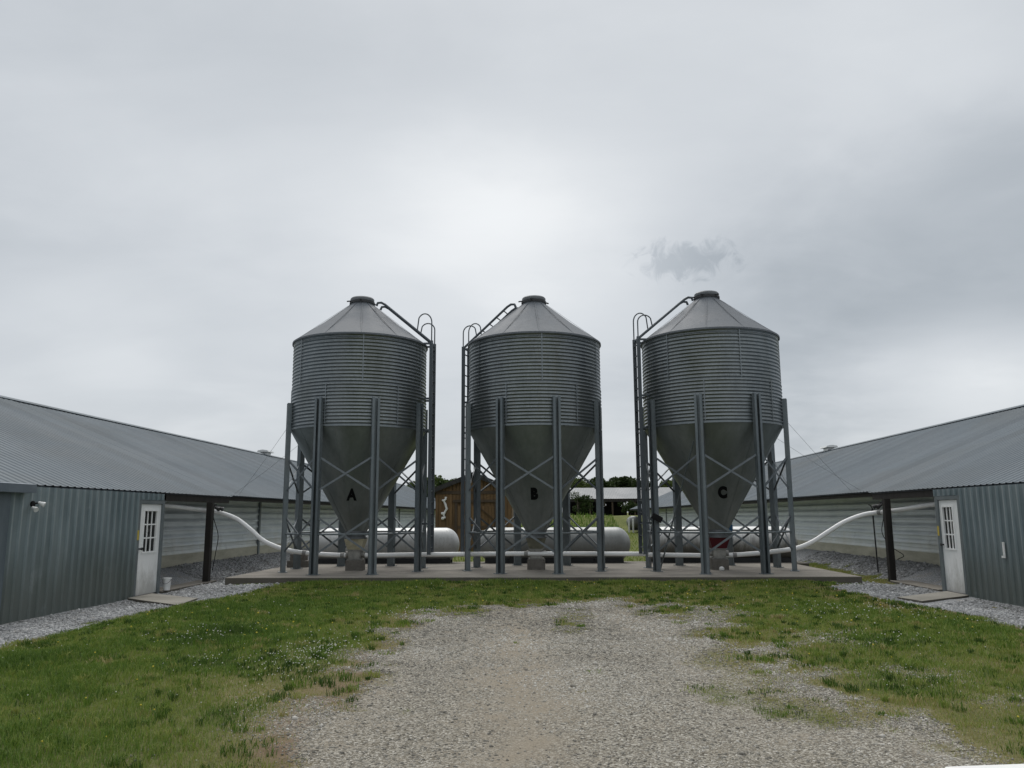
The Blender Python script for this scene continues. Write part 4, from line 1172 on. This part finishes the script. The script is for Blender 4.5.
flood((-8.95, 21.45, 1.95), 1, 'dark twin lamp hanging beside the left porch post', M['dark_iron'], M['dark_iron'], 'porch_lamp', 'porch lamp', 'dark lamps at the porch posts', 0.95, True)
flood((8.95, 21.6, 1.92), -1, 'dark twin lamp hanging beside the right porch post', M['dark_iron'], M['dark_iron'], 'porch_lamp', 'porch lamp', 'dark lamps at the porch posts', 0.95, True)
MBc = MB().tube(smooth_path([(-9.0, 21.5, 1.93), (-9.05, 21.7, 1.6), (-9.1, 22.2, 1.1), (-9.35, 22.7, 0.6), (-9.5, 22.9, 0.10)]), 0.010, 7)
tag(MBc.build('power_cable', M['black_plastic'], None, True), 'dark cable hanging from the lamp at the left porch post to the gravel', 'cable', 'cables hanging from the porch lamps')
MBc = MB().tube(smooth_path([(8.97, 21.65, 1.90), (9.02, 21.8, 1.5), (9.0, 21.9, 1.1), (9.15, 21.75, 0.75), (9.25, 21.3, 0.55), (9.05, 21.2, 0.45)]), 0.010, 7)
tag(MBc.build('power_cable', M['black_plastic'], None, True), 'dark cable looping down from the lamp at the right porch post', 'cable', 'cables hanging from the porch lamps')
st = thing('pipe_stake', (9.15, 22.9, 0.0), 'thin dark steel stake holding up the right feed pipe', 'stake')
MB().tube([(0.15, 0.2, -0.05), (0.04, 0.0, 1.78)], 0.02, 8).build('stake', M['dark_iron'], st, True)
MB().tube([(0.04, 0, 1.76), (-0.04, -0.1, 1.83), (-0.13, -0.2, 1.86)], 0.014, 8).build('hook', M['dark_iron'], st, True)
# guy wires from the bins to the eaves
def wire(a_, b_, lab, g):
    a_, b_ = Vector(a_), Vector(b_)
    tag(MB().tube([a_, a_.lerp(b_, .5) + Vector((0, 0, -0.03)), b_], 0.004, 5).build('guy_wire', M['wire'], None, True), lab, 'wire', g)
wire((-7.02, 21.5, 4.05), (-9.02, 23.4, 2.27), 'thin steel wire from bin A to the left roof, the upper of two', 'guy wires from bins to roofs')
wire((-7.02, 22.4, 3.60), (-9.02, 23.0, 2.27), 'thin steel wire from bin A to the left roof, the lower of two', 'guy wires from bins to roofs')
wire((6.52, 21.5, 4.1), (9.02, 23.9, 2.27), 'thin steel wire from bin C to the right roof, the upper of two', 'guy wires from bins to roofs')
wire((6.52, 22.4, 3.70), (9.02, 23.2, 2.27), 'thin steel wire from bin C to the right roof, the lower of two', 'guy wires from bins to roofs')
# stepped blocks left of bin A, under the pipe
t = thing('stepped_block', (-7.15, 23.4, PADZ), 'stack of pale concrete blocks stepping up by the left end of the tanks', 'block stack')
MB().cbox(-0.30, 0.30, -0.2, 0.2, 0, 0.19, 0.012).build('block', M['block'], t)
MB().cbox(-0.22, 0.20, -0.19, 0.19, 0.191, 0.38, 0.012).build('block', M['block'], t)
tag(MB().prism([(2.49, 5.39), (2.3, 5.1), (4.9, 5.1), (4.9, 5.72)], 0.09, 'Z', -0.05).build('white_board', M['white_wood']), 'smooth white painted board lying on the near right edge of the drive', 'board')

# ------------------------------------------------------------------ wooden barn
BX, BY = -3.17, 36.0
t = thing('wooden_shed', (BX, BY, 0), 'small brown board shed with dark gabled roof behind the tanks', 'shed')
def sh(mb, n, m_, par=t): return mb.build(n, m_, par)
hw, ez_, az_ = 1.72, 2.78, 3.46
def planks(x0, x1, ztop, y):
    mb = MB(); pw = 0.155; x = x0
    while x < x1 - 0.02:
        x2 = min(x + pw, x1); j = random.uniform(0, 0.012)
        mb.box(x + 0.011, x2 - 0.011, y - 0.025 - j, y, 0, ztop(x, x2)); x = x2
    mb.box(x0, x1, y + 0.002, y + 0.05, 0, min(ztop(x0, x0 + .01), ztop(x1 - .01, x1)))
    return mb
def gable_top(x, x2): return ez_ + (az_ - ez_) * (1 - max(abs(x), abs(x2)) / hw) - 0.02
sh(planks(-hw, hw, gable_top, 0.0), 'front_wall', M['brown_board'])
sh(MB().prism([(-hw, 0), (hw, 0), (hw, ez_ - .03), (0, az_ - .03), (-hw, ez_ - .03)], 0.05, 'Y', 4.4), 'back_wall', M['brown_board'])
for sx_ in (-1, 1): sh(MB().box(sx_ * hw - (0.05 if sx_ > 0 else 0), sx_ * hw + (0.05 if sx_ < 0 else 0), 0.06, 4.38, 0, ez_ - 0.04), 'side_wall', M['brown_board'])
rf = MB()
for sx_ in (-1, 1):
    sl = (az_ - ez_) / hw; xe = hw + 0.16
    rf.prism([(0, az_ + 0.02), (sx_ * xe, ez_ - sl * 0.16 + 0.02), (sx_ * xe, ez_ - sl * 0.16 + 0.10), (0, az_ + 0.10)], 4.9, 'Y', -0.22)
ro = sh(rf, 'roof', M['shingle'])
for sx_ in (-1, 1): sh(MB().bar((0, -0.235, az_ - 0.03), (sx_ * (hw + 0.15), -0.235, ez_ - 0.10), 0.03, 0.15), 'barge_board', M['shingle'], ro)
sh(MB().box(-hw, hw, -0.06, -0.036, ez_ - 0.20, ez_ - 0.06), 'wall_trim', M['brown_trim'])
dr = sh(planks(-0.72, 0.95, lambda a_, b_: 2.05, -0.045), 'door', M['brown_board'])
df = MB(); df.box(-0.84, -0.725, -0.085, -0.04, 0, 2.2); df.box(0.955, 1.07, -0.085, -0.04, 0, 2.2); df.box(-0.92, 1.15, -0.10, -0.04, 2.205, 2.32)
sh(df, 'door_frame', M['brown_trim'], dr)
sh(MB().bar((0.25, -0.08, 2.0), (0.92, -0.08, 1.45), 0.02, 0.10, (0, 1, 0)), 'door_brace', M['brown_trim'], dr)
sh(MB().box(-0.70, 0.93, -0.092, -0.07, 1.05, 1.17), 'door_brace', M['brown_trim'], dr)
# twisted white ornament hung on the shed front
om = MB()
zz = [2.46, 2.36, 2.28, 2.22, 2.12, 2.02, 1.92, 1.83, 1.76, 1.70, 1.60]
xx = [0.02, 0.04, -0.05, -0.02, 0.03, 0.05, 0.09, 0.03, 0.0, -0.05, -0.03]
om.tube([(x, 0, z) for x, z in zip(xx, zz)], [0.03, 0.05, 0.055, 0.04, 0.05, 0.045, 0.05, 0.045, 0.05, 0.06, 0.045], 8)
for (x, z, r_) in ((-0.09, 2.30, 0.05), (-0.03, 2.24, 0.045), (0.08, 1.98, 0.04), (-0.11, 1.72, 0.06), (-0.09, 1.50, 0.075), (-0.01, 1.54, 0.055), (0.05, 2.42, 0.04)):
    om.lathe([(r_ * math.sin(PI * i / 6) + 0.002, -r_ * math.cos(PI * i / 6)) for i in range(7)], 10, False, False, (x, 0, z))
o = om.build('wall_ornament', M['white_plastic'], None, True); o.location = (-4.45, BY - 0.10, 0)
tag(o, 'white knotted ornament hanging on the brown shed wall', 'ornament')

# ------------------------------------------------------------------ open-sided shed on the far bank
SX0, SX1, SY = 3.0, 19.0, 112.0
GZ_ = float(gz(8, SY))
t = thing('open_shed', ((SX0 + SX1) / 2, SY, GZ_), 'long open sided shed with pale metal roof on the far grass bank', 'open shed')
bs = Vector((0, 0, 0)); cx = (SX0 + SX1) / 2
def os_(mb, n, m_, par=t):
    o = mb.build(n, m_, None, False, (cx, SY, GZ_)); o.parent = par; return o
ze = CAM_H + 2.28; zr = CAM_H + 3.95
pr = rib_line(SX0, SX1, 0.23, 0.02); mb = MB(); n_ = len(pr); vs = []
for (yy, zz_) in ((SY - 0.4, ze), (SY + 4.5, zr), (SY + 9.4, ze)):
    for (x, hh) in pr: vs.append((x, yy, zz_ + hh))
mb.add(vs, [(i * n_ + k, i * n_ + k + 1, (i + 1) * n_ + k + 1, (i + 1) * n_ + k) for i in range(2) for k in range(n_ - 1)])
os_(mb, 'roof', M['far_roof'])
os_(MB().box(SX0, SX1, SY - 0.30, SY - 0.18, ze - 0.42, ze - 0.03), 'eave_beam', M['dark_wood'])
for x in np.arange(SX0 + 0.3, SX1, 3.1):
    os_(MB().box(x - 0.11, x + 0.11, SY - 0.15, SY + 0.08, GZ_ - 0.2, ze - 0.42), 'post', M['brown_trim'])
bw = MB()
for x0_, x1_, z1_ in ((SX0, 8.0, ze), (8.0, 9.3, GZ_ + 1.3), (9.3, 11.0, ze), (11.0, 12.4, GZ_ + 1.3), (12.6, 19.0, ze)):
    bw.box(x0_, x1_, SY + 8.9, SY + 9.0, GZ_ - 0.2, z1_)
bw.box(SX0, SX0 + .1, SY + 0.1, SY + 8.9, GZ_ - .2, ze); bw.box(SX1 - .1, SX1, SY + 0.1, SY + 8.9, GZ_ - .2, ze)
os_(bw, 'back_wall', M['dark_wood'])
for k, (px_, lab) in enumerate(((8.15, 'pale post by the far tank, the left one of a pair'), (8.55, 'pale post by the far tank, the right one of a pair'))):
    o = MB().cbox(-0.08, 0.08, -0.08, 0.08, 0, 1.35, 0.02).build('marker_post', M['tank']); o.location = (px_, 78.0, float(gz(px_, 78)))
    tag(o, lab, 'post', 'posts beside the far tank')

# ------------------------------------------------------------------ trees
M['leaf'] = blade_mat('tree_leaves', [(0.0, (0.014, 0.026, 0.007)), (0.5, (0.035, 0.060, 0.014)), (1.0, (0.085, 0.115, 0.028))], 0.7)
M['bark'] = plain('bark', (0.05, 0.04, 0.03), (0.12, 0.1, 0.08), 0.9, 4, stretch=(1, 1, 0.2), bumpy=0.4)
def tree(x, y, hgt, wid, lab, tint0, grp='trees beyond the sheds', low=0.18, leaf=0.46, n=8200, name='tree'):
    z0 = float(gz(x, y))
    t = thing(name, (x, y, z0), lab, 'tree', grp)
    mb = MB(); th = hgt * 0.55
    mb.tube([(0, 0, -0.3), (0.05, 0.03, th * .4), (-0.06, 0.02, th * .8), (0.02, 0, hgt * .8)], [hgt * .032, hgt * .024, hgt * .018, hgt * .006], 8)
    lobes = []
    for k in range(11):
        a_ = rng.uniform(0, 2 * PI); f = rng.uniform(low + 0.08, 0.92)
        rr = wid * 0.5 * math.sqrt(max(0.05, 1 - ((f - 0.5) / 0.55) ** 2)) * rng.uniform(0.35, 0.8)
        p = Vector((rr * math.cos(a_), rr * math.sin(a_), hgt * f)); lobes.append((p, wid * rng.uniform(0.15, 0.27)))
        mb.tube([(0, 0, hgt * f * 0.55), tuple(p * 0.6 + Vector((0, 0, hgt * f * 0.35))), tuple(p)], [hgt * .012, hgt * .008, hgt * .003], 5)
    mb.build('trunk', M['bark'], t, True)
    P = []; T = []
    for p, r_ in lobes:
        k = int(n / len(lobes))
        d = rng.normal(size=(k, 3)); d /= np.linalg.norm(d, axis=1)[:, None]
        q = np.array(p)[None] + d * (r_ * rng.uniform(0.25, 1.15, (k, 1)) ** 0.6) * np.array([1, 1, 0.8])
        P.append(q); T.append(np.full(k, tint0 + rng.normal(0, 0.08)) + rng.normal(0, 0.13, k))
    P = np.concatenate(P); T = np.clip(np.concatenate(T), 0, 1); k = len(P)
    u = rng.normal(size=(k, 3)); u /= np.linalg.norm(u, axis=1)[:, None]
    v = np.cross(u, rng.normal(size=(k, 3))); v /= np.linalg.norm(v, axis=1)[:, None]
    sz = leaf * rng.uniform(0.5, 1.2, (k, 1))
    co = np.stack([P - u * sz * .5, P + v * sz * .3, P + u * sz * .5, P - v * sz * .3], 1).reshape(-1, 3)
    link('crown', raw_mesh('crown', co, [np.arange(k)[:, None] * 4 + np.arange(4)], M['leaf'], {'tint': np.repeat(T, 4)}), t)
    return t
tree(-11.2, 84.5, 5.3, 3.4, 'bushy mid green tree showing over the roof of the brown shed, left side', 0.62, None, n=5200)
tree(-15.6, 104, 5.2, 6.0, 'yellow green tree top showing over the far roof end of the left house', 0.75)
tree(-12.6, 110, 4.6, 5.0, 'darker tree filling the gap between the left house and the brown shed', 0.5)
tree(3.5, 135, 6.5, 9, 'yellow green tree behind the left end of the open shed roof', 0.8)
tree(8.2, 150, 7.5, 7.0, 'tall dark tree over the open shed roof, left of the bin B leg', 0.36)
tree(11.0, 146, 6.4, 5.5, 'low dark green tree behind the open shed roof, just right of the bin B leg', 0.42)
tree(14.6, 150, 7.1, 7.2, 'dark broad tree over the open shed roof, second from the right', 0.3)
tree(18.2, 150, 6.3, 6.5, 'dark tree over the right end of the open shed roof', 0.34)
tree(22.3, 140, 6.0, 6.5, 'yellow green tree seen between the legs of bin C', 0.9)
tree(4.5, 107, 3.0, 3.4, 'dark shrub at the left end of the open shed', 0.35, None, 0.05, 0.22, 3500, 'shrub')
tree(11.6, 109, 1.7, 2.2, 'low green shrub before the open shed posts', 0.35, None, 0.05, 0.2, 2200, 'shrub')

# ------------------------------------------------------------------ sky and light
W = bpy.data.worlds.new('World'); S.world = W; W.use_nodes = True
nt = W.node_tree
bg = nt.nodes['Background']
SUN_EL, SUN_AZ = R(52), R(-8)       # high, beyond the bins, behind the cloud
sky = N(nt, 'ShaderNodeTexSky'); sky.sky_type = 'NISHITA'; sky.sun_disc = False
sky.sun_elevation = SUN_EL; sky.sun_rotation = SUN_AZ
tc = N(nt, 'ShaderNodeTexCoord'); dirv = tc.outputs['Generated']
sep = N(nt, 'ShaderNodeSeparateXYZ'); L(nt, dirv, sep.inputs[0])
# project to a cloud deck so streaks flatten towards the horizon
zz_ = math_node(nt, 'ADD', math_node(nt, 'MAXIMUM', sep.outputs['Z'], 0.0), 0.22)
cmb = N(nt, 'ShaderNodeCombineXYZ')
L(nt, math_node(nt, 'DIVIDE', sep.outputs['X'], zz_), cmb.inputs[0]); L(nt, math_node(nt, 'DIVIDE', sep.outputs['Y'], zz_), cmb.inputs[1])
nA = noise_node(nt, cmb.outputs[0], 0.9, 7, 0.5, 0.35)
nB = noise_node(nt, cmb.outputs[0], 2.6, 6, 0.55, 0.3)
val = math_node(nt, 'ADD', math_node(nt, 'MULTIPLY', math_node(nt, 'SUBTRACT', nA, 0.5), 0.52), math_node(nt, 'MULTIPLY', math_node(nt, 'SUBTRACT', nB, 0.5), 0.22))
mpb = N(nt, 'ShaderNodeMapping'); mpb.inputs['Rotation'].default_value = (0, 0, R(-28)); mpb.inputs['Scale'].default_value = (0.7, 1.6, 1)
L(nt, cmb.outputs[0], mpb.inputs['Vector'])
nD = noise_node(nt, mpb.outputs[0], 1.5, 7, 0.55, 0.5)
val = math_node(nt, 'ADD', val, math_node(nt, 'MULTIPLY', math_node(nt, 'SUBTRACT', nD, 0.5), 0.18))
def pix_dir(px_, py_):
    d = fw + r2 * ((px_ - 512) / 793.6) - u2 * ((py_ - 384) / 793.6); return d.normalized()
def lobe(px_, py_, sig, amp, stretch=1.0):
    """soft brighter or darker part of the cloud deck around a compass direction"""
    d = pix_dir(px_, py_)
    sub = N(nt, 'ShaderNodeVectorMath', operation='SUBTRACT'); L(nt, dirv, sub.inputs[0]); sub.inputs[1].default_value = d
    sc_n = N(nt, 'ShaderNodeVectorMath', operation='MULTIPLY'); L(nt, sub.outputs[0], sc_n.inputs[0]); sc_n.inputs[1].default_value = (1 / stretch, 1, 1)
    ln = N(nt, 'ShaderNodeVectorMath', operation='LENGTH'); L(nt, sc_n.outputs[0], ln.inputs[0])
    w_ = math_node(nt, 'ADD', ln.outputs['Value'], math_node(nt, 'MULTIPLY', math_node(nt, 'SUBTRACT', math_node(nt, 'ADD', math_node(nt, 'MULTIPLY', nA, 0.6), math_node(nt, 'MULTIPLY', nB, 0.4)), 0.5), sig * 4.5))
    m_ = N(nt, 'ShaderNodeMapRange', interpolation_type='SMOOTHERSTEP'); L(nt, w_, m_.inputs[0])
    for i, x in enumerate((0.0, sig * 2.2, amp, 0.0)): m_.inputs[1 + i].default_value = x
    return m_.outputs[0]
for q in ((505, 225, 0.085, 0.24, 1.5), (450, 250, 0.16, 0.08, 1.6), (860, 70, 0.10, 0.06, 1.6), (200, 190, 0.13, 0.06, 1.8), (930, 270, 0.13, -0.125, 1.5), (760, 340, 0.08, -0.06, 1.6),
          (985, 378, 0.045, 0.20, 3.0), (60, 345, 0.05, 0.07, 2.2), (130, 372, 0.025, 0.07, 3), (200, 80, 0.15, -0.05, 1.6), (620, 300, 0.05, 0.04, 2)):
    val = math_node(nt, 'ADD', val, lobe(*q))
# overcast sky brightens overhead, above what the camera sees
zen = maprange(nt, sep.outputs['Z'], 0.5, 1.0, 0.0, 0.55)
lum = math_node(nt, 'ADD', math_node(nt, 'ADD', val, 1.0), zen)
# small torn dark cloud near the right bin
d0 = pix_dir(684, 262)
rx = N(nt, 'ShaderNodeVectorMath', operation='SUBTRACT'); L(nt, dirv, rx.inputs[0]); rx.inputs[1].default_value = d0
def dotv(vec):
    n = N(nt, 'ShaderNodeVectorMath', operation='DOT_PRODUCT'); L(nt, rx.outputs[0], n.inputs[0]); n.inputs[1].default_value = vec; return n.outputs['Value']
cu, cv = dotv(r2), dotv(u2)
nC = noise_node(nt, dirv, 34, 8, 0.66, 1.0)
er = math_node(nt, 'SQRT', math_node(nt, 'ADD', math_node(nt, 'POWER', math_node(nt, 'DIVIDE', cu, 0.056), 2), math_node(nt, 'POWER', math_node(nt, 'DIVIDE', cv, 0.023), 2)))
cm = maprange(nt, math_node(nt, 'ADD', er, math_node(nt, 'MULTIPLY', math_node(nt, 'SUBTRACT', nC, 0.5), 4.4)), 0.25, 1.3, 1, 0)
cm = math_node(nt, 'MULTIPLY', cm, maprange(nt, er, 1.0, 1.9, 1, 0))
lum = math_node(nt, 'MULTIPLY', lum, math_node(nt, 'SUBTRACT', 1.0, math_node(nt, 'MULTIPLY', cm, 0.17)))
tone = ramp(nt, math_node(nt, 'MULTIPLY', lum, 0.5), [(0.36, (4.25, 4.68, 5.1)), (0.5, (4.85, 5.12, 5.40)), (0.66, (5.25, 5.38, 5.47))])
cloud = N(nt, 'ShaderNodeVectorMath', operation='SCALE'); L(nt, tone, cloud.inputs[0]); L(nt, lum, cloud.inputs['Scale'])
L(nt, mix(nt, 0.96, sky.outputs[0], cloud.outputs[0]), bg.inputs['Color'])
bg.inputs['Strength'].default_value = 0.1

sd_ = bpy.data.lights.new('sun', 'SUN'); sd_.energy = 1.45; sd_.angle = R(35); sd_.color = (1.0, 0.965, 0.92)
so = bpy.data.objects.new('sun', sd_); COL.objects.link(so)
sdir = Vector((math.sin(SUN_AZ) * math.cos(SUN_EL), math.cos(SUN_AZ) * math.cos(SUN_EL), math.sin(SUN_EL)))
so.rotation_euler = (-sdir).to_track_quat('-Z', 'Y').to_euler()

vs_ = S.view_settings
vs_.view_transform = 'Standard'; vs_.look = 'None'; vs_.exposure = 0.32; vs_.gamma = 1.0; vs_.use_curve_mapping = False
S.cycles.max_bounces = 6; S.cycles.diffuse_bounces = 3; S.cycles.glossy_bounces = 3; S.cycles.use_denoising = True
